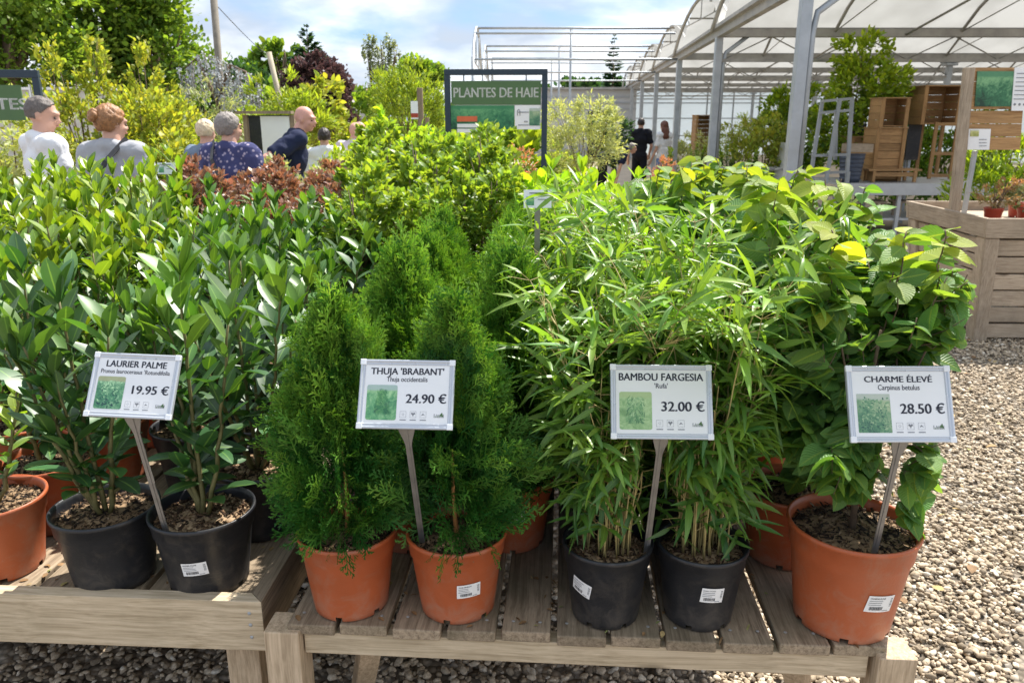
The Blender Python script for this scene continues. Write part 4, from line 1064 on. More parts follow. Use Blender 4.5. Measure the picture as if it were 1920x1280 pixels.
def cloth_mat(name, col, pattern=None):
    m, nt, n = new_mat(name)
    out = n('ShaderNodeOutputMaterial'); p = n('ShaderNodeBsdfPrincipled', ins={'Roughness': .85}); p.inputs['Specular IOR Level'].default_value = .2
    tc = n('ShaderNodeTexCoord'); no = n('ShaderNodeTexNoise', ins={'Scale': 6.0, 'Detail': 3.0, 'Distortion': .8}); lk(nt, tc.outputs['Object'], no.inputs['Vector'])
    b = n('ShaderNodeBump', ins={'Strength': .7, 'Distance': .03}); lk(nt, no.outputs[0], b.inputs['Height']); lk(nt, b.outputs[0], p.inputs['Normal'])
    if pattern:
        v = n('ShaderNodeTexVoronoi', ins={'Scale': 28.0}); lk(nt, tc.outputs['Object'], v.inputs['Vector'])
        r = ramp(nt, [(.0, pattern[1]), (.28, pattern[0]), (.36, col), (.6, col)]); lk(nt, v.outputs['Distance'], r.inputs[0]); lk(nt, r.outputs[0], p.inputs['Base Color'])
    else:
        p.inputs['Base Color'].default_value = (*col, 1)
    lk(nt, p.outputs[0], out.inputs[0]); return m


def crease(o): return o


FOLD = bpy.data.textures.new('cloth_folds', 'CLOUDS'); FOLD.noise_scale = .13; FOLD.noise_depth = 2
STR = bpy.data.textures.new('hair_locks', 'CLOUDS'); STR.noise_scale = .018; STR.noise_depth = 2


def remesh(o, vox, sm=6, first=False):
    r = o.modifiers.new('remesh', 'REMESH'); r.mode = 'VOXEL'; r.voxel_size = vox; r.use_smooth_shade = True
    if sm: s = o.modifiers.new('smooth', 'SMOOTH'); s.iterations = sm; s.factor = .5
    if first: d = o.modifiers.new('folds', 'DISPLACE'); d.texture = FOLD; d.strength = .045; d.mid_level = .36; d.texture_coords = 'LOCAL'
    return o


def person(label, X, Y, h, face, shirt, pants, hair=None, hair_kind='short', skin=None, build=1.0, lean=(0, 0), turn=0.0, nod=0.0, strap=None, arms=None, group=None, fem=False, bag=None):
    """face: 0 looks along +Y (away), turning clockwise; lean = forward / sideways lean of the trunk in radians"""
    t = thing('person', label, 'person', (X, Y, 0), -face, group); k = h / 1.72; skin = skin or skin_l; bw = build * .88
    LM = Matrix.Translation((0, 0, .95 * k)) @ Matrix.Rotation(lean[1], 4, 'Y') @ Matrix.Rotation(-lean[0], 4, 'X') @ Matrix.Translation((0, 0, -.95 * k))
    U = lambda x, y, z: LM @ Vector((x * k, y * k, z * k))
    sh = .185 if not fem else .165
    arms = arms or [(-.235, .0, 1.12, -.22, .12, .88), (.235, .0, 1.12, .22, .12, .88)]
    neck = U(0, -.015, 1.46); head = U(0, .012, 1.605)
    HM = Matrix.Translation(head) @ Matrix.Rotation(-turn, 4, 'Z') @ Matrix.Rotation(-nod, 4, 'X'); Hd = lambda x, y, z: HM @ Vector((x * k, y * k, z * k)) * 1.0; HM = HM @ Matrix.Scale(.92, 4); h3 = HM.to_3x3()
    m = MB()
    m.ell(U(0, 0, .95), (.155 * k * bw, .115 * k * bw, .13 * k)); m.ell(U(0, .01, 1.12), (.14 * k * bw, .105 * k * bw, .17 * k)); m.ell(U(0, -.005, 1.30), (.165 * k * bw, .11 * k * bw, .17 * k))
    m.cap(U(-sh * bw + .01, -.01, 1.425), U(sh * bw - .01, -.01, 1.425), .058 * k, .058 * k)
    m.cap(U(0, -.02, 1.38), neck + (head - neck) * .45, .066 * k, .056 * k)
    m.ell(Hd(0, -.012, .025), (.077 * k, .098 * k, .094 * k), rot=h3); m.ell(Hd(0, .022, -.035), (.062 * k, .068 * k, .082 * k), rot=h3); m.ell(Hd(0, .062, -.088), (.026 * k, .024 * k, .020 * k), rot=h3)
    m.cap(Hd(0, .088, .012), Hd(0, .108, -.026), .010 * k, .014 * k); m.ell(Hd(0, .088, .026), (.055 * k, .018 * k, .012 * k), rot=h3)
    for s in (-1, 1):
        m.ell(Hd(s * .078, -.004, -.008), (.011 * k, .020 * k, .032 * k), rot=h3, seg=10, rings=6); m.ell(Hd(s * .034, .074, -.028), (.022 * k, .018 * k, .02 * k), rot=h3)
        m.ell(Hd(s * .0, .093, -.056), (.024 * k, .011 * k, .009 * k), rot=h3)
    for i, s in enumerate((-1, 1)):
        ex, ey, ez, wx_, wy_, wz_ = arms[i]; S_ = U(s * sh * bw, -.01, 1.42); E_ = U(ex * (bw if abs(ex) > .2 else 1), ey, ez); W_ = U(wx_, wy_, wz_)
        m.cap(S_, E_, .052 * k * bw, .040 * k * bw); m.cap(E_, W_, .040 * k * bw, .027 * k)
        hd = (W_ - E_).normalized(); sd_ = hd.cross(Vector((0, 1, .2))).normalized(); P0 = W_ + hd * .05 * k
        m.cap(W_, P0 + hd * .02 * k, .026 * k, .033 * k)
        for f, ln in ((-.03, .06), (-.01, .072), (.010, .068), (.029, .054)):
            a_ = P0 + hd * .035 * k + sd_ * f * k; b_ = a_ + hd * ln * .55 * k + Vector((0, .012, 0)); m.cap(a_, b_, .0095 * k, .0085 * k, seg=7); m.cap(b_, b_ + hd * ln * .4 * k + Vector((0, .018, 0)), .0085 * k, .0075 * k, seg=7)
        m.cap(W_ + hd * .02 * k + sd_ * -.02 * k, P0 + sd_ * -.055 * k + Vector((0, .02, 0)), .011 * k, .009 * k, seg=7)
        m.cap(Vector((s * .085 * k, 0, .90 * k)), Vector((s * .095 * k, .01, .50 * k)), .082 * k * bw, .055 * k); m.cap(Vector((s * .095 * k, .01, .50 * k)), Vector((s * .10 * k, -.015, .09 * k)), .055 * k, .036 * k)
        m.cap(Vector((s * .10 * k, -.03, .045 * k)), Vector((s * .115 * k, .14 * k, .03 * k)), .042 * k, .030 * k)
    remesh(m.build('body', skin, t), .011 * k, 4)
    # top: loose shirt with short sleeves
    m = MB(); g = 1.0
    m.ell(U(0, 0, .95), (.185 * k * bw, .148 * k * bw, .12 * k)); m.ell(U(0, .008, 1.10), (.18 * k * bw, .143 * k * bw, .18 * k)); m.ell(U(0, -.002, 1.27), (.19 * k * bw, .135 * k * bw, .19 * k))
    m.cap(U(-sh * bw, -.012, 1.415), U(sh * bw, -.012, 1.415), .078 * k, .078 * k); m.ell(U(0, -.018, 1.465), (.088 * k, .075 * k, .045 * k))
    for i, s in enumerate((-1, 1)):
        ex, ey, ez = arms[i][:3]; S_ = U(s * sh * bw, -.01, 1.42); E_ = U(ex * (bw if abs(ex) > .2 else 1), ey, ez); m.tube([S_, S_.lerp(E_, .8)], [.075 * k * bw, .068 * k * bw], 14)
    remesh(crease(m.build('shirt', shirt, t)), .013 * k, 2, first=True)
    m = MB(); m.ell((0, 0, .93 * k), (.168 * k * bw, .128 * k * bw, .12 * k))
    for s in (-1, 1): m.tube([(s * .08 * k, 0, .92 * k), (s * .095 * k, .01, .5 * k), (s * .10 * k, -.01, .10 * k)], [.098 * k * bw, .072 * k, .058 * k], 14)
    remesh(m.build('trousers', pants, t), .014 * k, 3)
    m = MB()
    for s in (-1, 1): m.cap(Vector((s * .10 * k, -.035, .045)), Vector((s * .115 * k, .15 * k, .035)), .048 * k, .036 * k)
    m.build('shoes', black_plastic, t)
    for s in (-1, 1): e = MB(); e.ell(Hd(s * .032, .086, -.004), (.0085 * k, .007 * k, .006 * k), seg=10, rings=6); e.build('eye', eye_mat, t)
    e = MB(); e.ell(Hd(0, .098, -.056), (.021 * k, .008 * k, .006 * k), seg=10, rings=6, rot=h3); e.build('mouth', lip_mat, t)
    if hair is not None:
        m = MB(); rs = random.Random(int(X * 100))
        def hs(zc, front):                                       # skull cap: keep only hair-bearing region
            b = MB(); b.ell((0, 0, 0), (1, 1, 1), seg=64, rings=30); keep = []
            for f in b.f:
                c = sum((Vector(b.v[i]) for i in f), Vector()) / len(f)
                if c.z > zc + front * max(0, c.y + .15): keep.append(f)
            b.f = keep; b.m = [0] * len(keep); b.smooth = [True] * len(keep); return b
        if hair_kind == 'fringe': b = hs(-.45, 1.6); b.f = [f for f in b.f if sum(b.v[i][2] for i in f) / 4 < .22]; b.m = [0] * len(b.f); b.smooth = [True] * len(b.f); sc_ = (.0785, .101, .100)
        elif hair_kind == 'short': b = hs(-.62, 1.25); sc_ = (.081, .103, .101)
        elif hair_kind == 'crop': b = hs(-.60, 1.3); sc_ = (.078, .0995, .096)
        else: b = hs(-.75, 1.2); sc_ = (.087, .109, .106)
        vs = []
        for v in b.v:
            w_ = 1 + .03 * math.sin(v[0] * 9 + v[2] * 17) * math.sin(v[1] * 11 + v[2] * 5) + .012 * math.sin(math.atan2(v[1], v[0]) * 23)
            vs.append(Hd(v[0] * sc_[0] * w_, v[1] * sc_[1] * w_ - .014, v[2] * sc_[2] * w_ + .025))
        m.add(vs, b.f, 0, True)
        if hair_kind == 'bun':
            for q in range(5): m.ell(Hd(.018 * math.cos(q * 1.3), -.128 + .010 * math.sin(q), .045 + .02 * math.sin(q * 1.3)), (.026 * k, .022 * k, .026 * k), seg=12, rings=8)
        if hair_kind == 'long':
            for q in range(9): x_ = -.07 + .0175 * q; m.tube([Hd(x_ * .9, -.09 + abs(x_) * .5, .02), Hd(x_ * 1.15, -.11 + abs(x_) * .6, -.09), Hd(x_ * 1.1, -.12 + abs(x_) * .4, -.22), Hd(x_ * .8, -.12, -.30)], [.022 * k, .024 * k, .02 * k, .008 * k], 8)
        o = m.build('hair', hair, t)
        d_ = o.modifiers.new('locks', 'DISPLACE'); d_.texture = STR; d_.strength = .018; d_.mid_level = .6
        s_ = o.modifiers.new('solid', 'SOLIDIFY'); s_.thickness = .004; s_.offset = 1
    if strap is not None:
        m = MB(); p = [U(-.10, .12, 1.46), U(-.13 * strap * -1 if strap < 0 else .11, -.02, 1.515), U(.05 * strap, -.170 * bw, 1.38), U(-.05 * strap, -.195 * bw, 1.18), U(-.17 * strap, -.165 * bw, 1.0), U(-.22 * strap, 0, .92)]
        for i in range(1, len(p) - 1): m.bar(p[i], p[i + 1], .032 * k, .006, up=(0, -1, 0))
        m.build('bag_strap', black_plastic, t)
        b = MB(); b.box(U(-.24 * strap, .02, .86), (.06, .2, .18)); b.build('bag', black_plastic, t, bevel=.02)
    return t


white_shirt = cloth_mat('white_cotton', (.74, .75, .78)); grey_shirt = cloth_mat('grey_cotton', (.38, .39, .42)); blue_grey = cloth_mat('blue_grey_cotton', (.17, .22, .30))
navy_pat = cloth_mat('navy_floral_cotton', (.055, .06, .15), ((.30, .27, .38), (.55, .45, .5))); navy = cloth_mat('navy_cotton', (.018, .024, .06)); black_c = cloth_mat('black_cotton', (.012, .013, .02)); jeans = cloth_mat('blue_jeans', (.13, .22, .42)); lav = cloth_mat('lavender_cotton', (.55, .5, .56))
hair_grey = simple('grey_hair', (.24, .21, .19), .6, noise=.3, scale=90, bump=.8, bscale=150); hair_brown = simple('ginger_brown_hair', (.30, .14, .055), .5, noise=.45, scale=70, bump=.8, bscale=150); hair_blond = simple('pale_blond_hair', (.62, .50, .34), .5, noise=.25, scale=90, bump=.8, bscale=150)
hair_dark = simple('dark_hair', (.025, .016, .012), .5, noise=.3, scale=90); hair_red = simple('auburn_hair', (.14, .05, .03), .5, noise=.3, scale=90); hair_dg = simple('dark_grey_hair', (.13, .11, .10), .6, noise=.35, scale=90, bump=.8, bscale=150)

person('man with cropped grey hair in a white t-shirt at the left edge', -3.13, 5.35, 1.80, R(42), white_shirt, black_c, hair_dg, 'crop', build=1.1, turn=R(35), nod=R(12))
person('woman with a ginger bun, grey t-shirt and black cross-body strap', -2.60, 5.2, 1.74, R(8), grey_shirt, black_c, hair_brown, 'bun', build=1.15, fem=True, turn=R(30), nod=R(5), strap=1)
person('blond person in a blue-grey top beside the woman in the floral top', -2.64, 6.9, 1.655, R(10), blue_grey, black_c, hair_blond, 'short', build=.95, fem=True)
person('grey-haired woman in a navy floral top seen from behind', -2.14, 6.05, 1.70, R(14), navy_pat, black_c, hair_grey, 'full', build=1.2, fem=True, turn=R(25), strap=-1)
person('bald man in a navy shirt leaning forward with his arm bent', -2.16, 7.4, 1.82, R(72), navy, black_c, None, skin=skin_p, build=1.1, lean=(R(20), 0), turn=R(30), nod=R(6), arms=[(-.30, -.20, 1.16, -.24, .06, .98), (.30, -.22, 1.18, .22, .0, 1.02)])
person('person in a white t-shirt behind the bald man', at_(607, 9.0), 9.0, 1.56, R(-20), white_shirt, jeans, hair_dark, 'short')
person('left one of two pink-headed bald people far behind the shrubs', at_(655, 9.2), 9.2, 1.64, R(20), lav, black_c, None, skin=skin_p, lean=(R(12), 0))
person('right one of two pink-headed bald people far behind the shrubs', at_(674, 9.5), 9.5, 1.63, R(-60), lav, black_c, None, skin=skin_p)
person('dark-haired man in a navy polo walking beside the greenhouse posts', 2.70, 16.8, 1.68, R(15), black_c, black_c, hair_dark, 'short', arms=[(-.27, .0, 1.12, -.25, .05, .88), (.27, .04, 1.14, .18, .2, .95)])
person('woman with long auburn hair, white top and blue jeans by the greenhouse', 3.17, 16.7, 1.62, R(-25), white_shirt, jeans, hair_red, 'long', fem=True, build=.9)
person('person in dark clothes bending over plants near the greenhouse entrance', 1.80, 15.8, 1.65, R(80), navy, black_c, hair_grey, 'short', lean=(R(72), 0), arms=[(-.26, .25, 1.2, -.2, .5, 1.05), (.26, .25, 1.2, .2, .5, 1.05)])

# ================================================================== hedge sign
def hedge_sign():
    c = PY(930, 190, 8.6); t = thing('hanging_sign', 'green PLANTES DE HAIE sign hanging in a dark blue steel frame', 'sign', (c.x, c.y, 0), R(-3))
    a, b = PY(838, 130, 8.6), PY(1022, 128, 8.6); w = (b.x - a.x) / 2; top = a.z
    m = MB()
    for s in (-1, 1): m.box((s * w, 0, top / 2 - .03), (.06, .06, top - .06))
    m.box((0, 0, top - .03), (w * 2 + .06, .06, .06)); m.build('frame', dark_frame, t, bevel=.004)
    z0 = PY(930, 197, 8.6).z; z1 = PY(930, 152, 8.6).z; z2 = PY(930, 242, 8.6).z
    m = MB(); m.box((0, 0, (z0 + z1) / 2), (w * 2 - .08, .022, z1 - z0)); pn = m.build('title_panel', green_panel, t, bevel=.002)
    V, Fc = text_fit('PLANTES DE HAIE', w * 1.74, 0, 0, 0, .018, hmax=(z1 - z0) * .40); m = MB(); m.add([(v.x, -.0125, v.y + z0 + (z1 - z0) * .32) for v in V], Fc); m.build('lettering', white_text, pn)
    m = MB(); m.box((-w * .28, 0, (z0 + z2) / 2 - .004), (w * 1.32, .02, z0 - z2)); pp = m.build('picture_panel', picture_mat('picture_hedge', (.005, .05, .03), (.03, .18, .08), (.16, .42, .18), 34, 2, (.03, .2, .08)), t)
    m = MB(); m.box((-w * .60, -.012, (z0 + z2) / 2 - .02), (w * .42, .004, .055)); m.build('orange_banner', simple('orange_print', (.62, .13, .05), .5), pp)
    m = MB()
    for q in range(2): m.box((-w * .60, -.012, (z0 + z2) / 2 - .09 - .05 * q), (w * .42, .004, .038))
    m.build('white_strips', white_paper, pp)
    m = MB(); m.box((w * .655, 0, (z0 + z2) / 2 - .004), (w * .55 - .01, .02, z0 - z2)); pr = m.build('notice_panel', white_paper, t)
    m = MB(); m.box((w * .80, -.012, (z0 + z2) / 2 - .0), (w * .22, .004, (z0 - z2) * .72)); m.build('notice_picture', pics[3], pr)
    m = MB(); m.tube([(w * .445, -.012, z0 - .11), (w * .445, -.012, z0 - .06), (w * .47, -.012, z0 - .045), (w * .495, -.012, z0 - .06), (w * .495, -.012, z0 - .11)], .004, 5)
    for zz in (z0 - .075, z2 + .04): m.box((w * .57, -.012, zz), (w * .22, .003, .009))
    for q in range(2): m.ell((w * (.60 + .04 * q), -.012, z2 + .075), (.009, .004, .009), seg=8, rings=5)
    m.build('notice_print', grey_ink, pr)
    for x in (-w * .66, w * .62): m = MB(); m.box((x, 0, (top + z1) / 2 - .03), (.012, .012, top - z1 - .05)); m.build('hanger', dark_frame, t)


hedge_sign()


def left_sign():
    a = PY(46, 130, 6.4); t = thing('hanging_sign', 'green sign ending in TES in a dark frame at the left edge', 'sign', (a.x - .5, 6.4, 0), R(14)); top = a.z; w = .52
    m = MB()
    for s in (-1, 1): m.box((s * w, 0, top / 2 - .03), (.05, .06, top - .06))
    m.box((0, 0, top - .03), (w * 2 + .05, .06, .06)); m.build('frame', dark_frame, t, bevel=.004)
    m = MB(); m.box((-.04, 0, top - .25), (w * 2 - .16, .02, .27)); pn = m.build('title_panel', green_panel, t)
    V, Fc = text_fit('TES', .22, .32, 0, 0, .02, hmax=.085); m = MB(); m.add([(v.x, -.0115, v.y + top - .30) for v in V], Fc); m.build('lettering', white_text, pn)
    m = MB(); m.box((w - .055, 0, top - .42), (.012, .03, .62)); m.build('white_edge', white_paper, t)


left_sign()

# ================================================================== trees and shrubs of the background
M_TREE = leafmat('broad_tree_leaf', (.045, .12, .02), (.22, .33, .05), .5, .35, .3, var=.8, midrib=0)
M_TREED = leafmat('dark_tree_leaf', (.025, .07, .03), (.07, .15, .05), .55, .25, .3, var=.7, midrib=0)
M_YEL = leafmat('yellow_shrub_leaf', (.07, .13, .03), (.32, .36, .06), .5, .4, .3, var=.6, midrib=0, hue=.06)
M_OLIVE = leafmat('grey_olive_leaf', (.13, .17, .09), (.34, .38, .22), .5, .3, .4, var=.6, midrib=0)
M_GREYB = leafmat('silver_blue_needle', (.22, .25, .26), (.62, .64, .66), .6, .2, .3, var=.6, midrib=0, tgain=(1.1, 1.1, 1.1))
M_PURPLE = leafmat('purple_plum_leaf', (.05, .034, .034), (.11, .07, .068), .5, .3, .4, var=.6, midrib=0, tgain=(1.2, .9, .9))
M_VAR = leafmat('variegated_leaf', (.16, .22, .09), (.42, .46, .24), .5, .35, .3, var=.6, midrib=0)
M_LIMEF = leafmat('lime_feathery_leaf', (.09, .16, .025), (.27, .35, .045), .5, .4, .3, var=.6, midrib=0)
M_GH = leafmat('greenhouse_tree_leaf', (.05, .14, .02), (.30, .40, .03), .45, .4, .4, var=.7, midrib=0)


def bg_plant(name, label, cat, X, Y, blobs, N, size, tpl, mat, seed, z=0, group=None, trunk=.014, part='crown', **kw):
    pl = bush_plant(seed, blobs, N, size, tpl, mat, M_BARK, trunk=trunk, **kw); t = thing(name, label, cat, (X, Y, z), 0, group)
    link(part, pl[0], t); link('trunk', pl[1], t); return t


def at(px, Y): return (px - 960) / F * Y * .965


TT = 'trees beyond the nursery'
# big broadleaf trees top left
bg_plant('broadleaf_tree', 'tall dense green tree filling the top left corner', 'tree', at(40, 19), 19, [(-1.5, 0, 4.3, 2.3, 2, 1.5), (.3, 0, 5.2, 1.8, 1.8, 1.6), (-.4, .5, 3.0, 2.4, 1.8, 1.3), (-2.5, 0, 5.6, 1.8, 1.6, 1.5)], 26000, .135, T_CARD, M_TREE, 101, trunk=.2, tint=(.1, .8), group=TT)
bg_plant('broadleaf_tree', 'tall rounded tree with dark gaps right of the corner tree', 'tree', at(235, 22), 22, [(0, 0, 4.4, 2.1, 1.9, 1.7), (-.9, .3, 5.9, 1.6, 1.5, 1.2), (.9, -.3, 5.3, 1.3, 1.3, 1.3), (1.1, 0, 3.3, 1.4, 1.4, 1.2)], 24000, .13, T_CARD, M_TREE, 102, trunk=.22, tint=(.0, .6), group=TT)
bg_plant('broadleaf_tree', 'small distant tree left of the utility pole', 'tree', at(385, 34), 34, [(0, 0, 3.0, 1.9, 1.5, 1.4), (1.0, 0, 2.6, 1.4, 1.2, 1.2)], 5000, .22, T_CARD, M_TREE, 103, trunk=.15, tint=(.1, .6), group=TT)
bg_plant('broadleaf_tree', 'dark distant tree right of the utility pole', 'tree', at(462, 32), 32, [(0, 0, 2.5, 1.5, 1.4, 1.25), (.9, 0, 2.2, 1.2, 1.2, 1.0)], 4600, .2, T_CARD, M_TREED, 104, trunk=.15, tint=(.0, .5), group=TT)
bg_plant('broadleaf_tree', 'distant green tree with the leaning pale pole in front', 'tree', at(528, 36), 36, [(0, 0, 3.5, 1.3, 1.2, 1.3), (-.8, 0, 3.2, .9, .9, 1.1), (.4, 0, 4.2, .7, .7, .7)], 2200, .3, T_CARD, M_TREE, 105, trunk=.15, tint=(.05, .4), group=TT)
bg_plant('broadleaf_tree', 'round green tree left of the hedge sign', 'tree', at(778, 30), 30, [(0, 0, 2.9, 1.15, 1.1, .9), (.5, 0, 3.2, .7, .7, .5), (-.7, 0, 2.4, .8, .8, .7)], 4600, .16, T_CARD, M_TREE, 106, trunk=.12, tint=(.05, .5), group=TT)
bg_plant('birch_tree', 'thin weeping birch left of the lime bush', 'tree', at(722, 33), 33, [(0, 0, 3.9, .55, .5, 1.1), (-.5, 0, 4.3, .3, .3, .8), (.5, 0, 4.0, .3, .3, .9), (-.1, 0, 2.9, .7, .5, .9)], 3200, .09, T_CARD, M_OLIVE, 107, trunk=.06, up=-.8)
bg_plant('plum_tree', 'dark purple-leaved tree beside the red-roofed house', 'tree', at(607, 24), 24, [(-.1, 0, 2.6, .95, .9, .8), (-.4, 0, 2.85, .6, .6, .5), (.5, 0, 2.0, .5, .5, .8), (.0, 0, 3.2, .4, .4, .35)], 6500, .12, T_CARD, M_PURPLE, 108, trunk=.08, tint=(.1, .7))
# grey-green and lime shrubs
bg_plant('olive_bush', 'round grey-green bush behind the blond person', 'shrub', at(388, 12), 12, [(0, 0, 1.75, .55, .5, .45), (-.15, 0, 1.2, .55, .5, .5)], 2600, .07, T_NARROW, M_OLIVE, 111, tint=(.0, .7))
bg_plant('lime_shrub', 'lime-yellow shrub peeping right of the grey-green bush', 'shrub', at(445, 11.5), 11.6, [(0, 0, 1.55, .28, .28, .38), (.05, 0, 1.1, .35, .3, .4)], 900, .07, T_OVAL, M_LIMEF, 112, tint=(.1, .7))
bg_plant('lime_shrub', 'large feathery lime-green bush left of the wooden post', 'shrub', at(765, 13.5), 13.5, [(0, 0, 1.7, .62, .55, .75), (-.3, 0, 2.05, .3, .3, .45), (.3, 0, 1.9, .35, .35, .5), (.15, 0, 2.3, .22, .22, .35)], 6500, .085, T_NARROW, M_LIMEF, 113, tint=(.0, .65), up=1.2)
bg_plant('yellow_shrub', 'yellow spreading shrub behind the bald man, left half', 'shrub', at(545, 11), 11, [(-.1, 0, 1.95, .42, .4, .38), (.2, 0, 1.6, .45, .4, .4), (-.4, 0, 1.5, .35, .3, .35)], 2000, .11, T_NARROW, M_LIMEF, 114, tint=(.2, .8), up=.9)
bg_plant('yellow_shrub', 'yellow broad-leaved shrub behind the bald man, right half', 'shrub', at(602, 11.6), 11.6, [(0, 0, 1.85, .4, .4, .4), (.2, 0, 1.4, .4, .4, .4)], 1500, .11, T_OVAL, M_YEL, 115, tint=(.2, .8))
bg_plant('golden_shrub', 'tall golden-yellow shrub with upright spikes behind the grey t-shirt', 'shrub', at(175, 7.6), 7.7, [(-.1, 0, 1.55, .62, .5, .45), (.05, 0, 2.0, .15, .14, .5), (-.35, 0, 1.9, .18, .15, .45), (-.15, 0, 1.85, .2, .15, .35), (.42, 0, 1.55, .45, .45, .4), (.2, 0, 1.0, .8, .5, .5)], 9000, .052, T_OVAL, M_YEL, 116, tint=(.15, .85), up=1.0)
bg_plant('golden_shrub', 'bushy golden shrub right of the grey t-shirt woman', 'shrub', at(268, 7.9), 8.1, [(0, 0, 1.9, .18, .15, .48), (.2, 0, 1.8, .15, .15, .3), (.1, 0, 1.55, .42, .4, .38), (.35, 0, 1.25, .40, .35, .35), (0, 0, .9, .5, .5, .5)], 7000, .052, T_OVAL, M_YEL, 117, tint=(.05, .75), up=.9)
bg_plant('golden_shrub', 'low golden shrub between the grey t-shirt and the blond person', 'shrub', at(315, 7.0), 7.2, [(0, 0, 1.25, .36, .3, .32), (-.1, 0, .9, .5, .4, .4)], 1800, .07, T_OVAL, M_YEL, 118, tint=(.0, .7))
bg_plant('grey_shrub', 'pale grey-green shrub in front of the bald man', 'shrub', at(505, 6.6), 6.7, [(0, 0, 1.08, .33, .3, .28), (.15, 0, .9, .4, .3, .3)], 1700, .05, T_OVAL, M_OLIVE, 119, tint=(.2, .7))
bg_plant('grey_shrub', 'pale green shrub right of the bald man', 'shrub', at(610, 6.4), 6.5, [(0, 0, 1.08, .34, .3, .28), (.25, 0, 1.05, .25, .3, .28)], 1900, .05, T_OVAL, M_VAR, 120, tint=(.0, .6))
bg_plant('leafy_shrub', 'fresh green shrub with tall shoots below the wooden post', 'shrub', at(735, 6.8), 6.9, [(0, 0, 1.2, .42, .35, .35), (-.05, 0, 1.55, .12, .12, .2), (.3, 0, 1.25, .3, .3, .3)], 2600, .065, T_OVAL, M_BRIGHT, 121, tint=(.1, .7))
bg_plant('variegated_bush', 'large pale variegated bush left of the greenhouse posts', 'shrub', at(1088, 13.2), 13.2, [(-.25, 0, 1.6, .42, .4, .38), (.2, 0, 1.75, .4, .4, .35), (.05, 0, 1.2, .7, .5, .5), (.42, 0, 1.5, .3, .3, .45)], 6000, .075, T_NARROW, M_VAR, 122, tint=(.0, .85))
bg_plant('leafy_shrub', 'dark shrub in the shade right of the variegated bush', 'shrub', at(1150, 16), 16, [(0, 0, 1.3, .4, .4, .6)], 1200, .09, T_OVAL, M_TREED, 123)
bg_plant('leafy_shrub', 'muddled green shrub behind the left hanging sign', 'shrub', at(10, 8.5), 8.6, [(0, 0, 1.4, .6, .5, .5), (-.4, 0, 1.0, .6, .5, .5)], 2600, .08, T_OVAL, M_VAR, 124, tint=(.1, .6))
bg_plant('leafy_shrub', 'low green shrub behind the floral top', 'shrub', at(480, 9.5), 9.6, [(0, 0, 1.15, .5, .4, .4), (.4, 0, 1.1, .4, .4, .35)], 2200, .07, T_OVAL, M_OLIVE, 125, tint=(.1, .8))
bg_plant('leafy_shrub', 'green shrubbery beneath the two bald heads', 'shrub', at(655, 8.4), 8.4, [(0, 0, .95, .5, .3, .38), (.5, 0, 1.0, .4, .3, .35)], 2200, .07, T_OVAL, M_GH, 126, tint=(.2, .6))


def conifer(label, X, Y, H, Rb, seed, mat=None, tiers=30, z0=.8, droop=-8):
    rs = np.random.RandomState(seed); L = Leaves(); mb = MB(); mb.tube([(0, 0, 0), (0, 0, H)], [H * .02, .01], 6); P_, D_, S_ = [], [], []
    for i in range(tiers):
        f = i / (tiers - 1); z = z0 + (H - z0) * f; r = Rb * (1 - f) ** .85 + .06; nb = max(4, int(9 * (1 - f) + 4))
        for b in range(nb):
            a = rs.uniform(0, 6.28); l = r * rs.uniform(.65, 1.1)
            for q in range(8):
                u = (q + 1) / 8; P_.append((math.cos(a) * l * u * .8, math.sin(a) * l * u * .8, z + math.tan(R(droop)) * l * u + .22 * l * u * u)); D_.append((math.cos(a), math.sin(a), rs.normal(.1, .3))); S_.append(l * .34 + .10)
    S_ = np.array(S_); L.scatter(T_CARD, P_, D_, rs.normal(0, .3, (len(P_), 3)) + np.array([0, 0, 1]), np.stack([S_, S_ * .9, S_], 1) * 1.0, rs.rand(len(P_)) * .5, seed)
    t = thing('conifer_tree', label, 'tree', (X, Y, 0)); link('crown', L.mesh('crown', mat or M_TREED), t); link('trunk', mb.mesh('trunk', M_BARK), t)


conifer('dark conifer with spiky top behind the purple tree', at(588, 34), 34, 5.3, 1.5, 1, tiers=26, droop=20)
conifer('distant spruce seen through the bare hoops', at(1146, 62), 62, 7.7, 1.5, 2)
bg_plant('broadleaf_tree', 'low distant trees far behind the bare hoops', 'tree', at(1100, 66), 66, [(0, 0, 3.6, 3.4, 2, 1.2), (-6, 0, 3.4, 3, 2, 1.0)], 1500, .5, T_CARD, M_TREED, 130, group=TT)


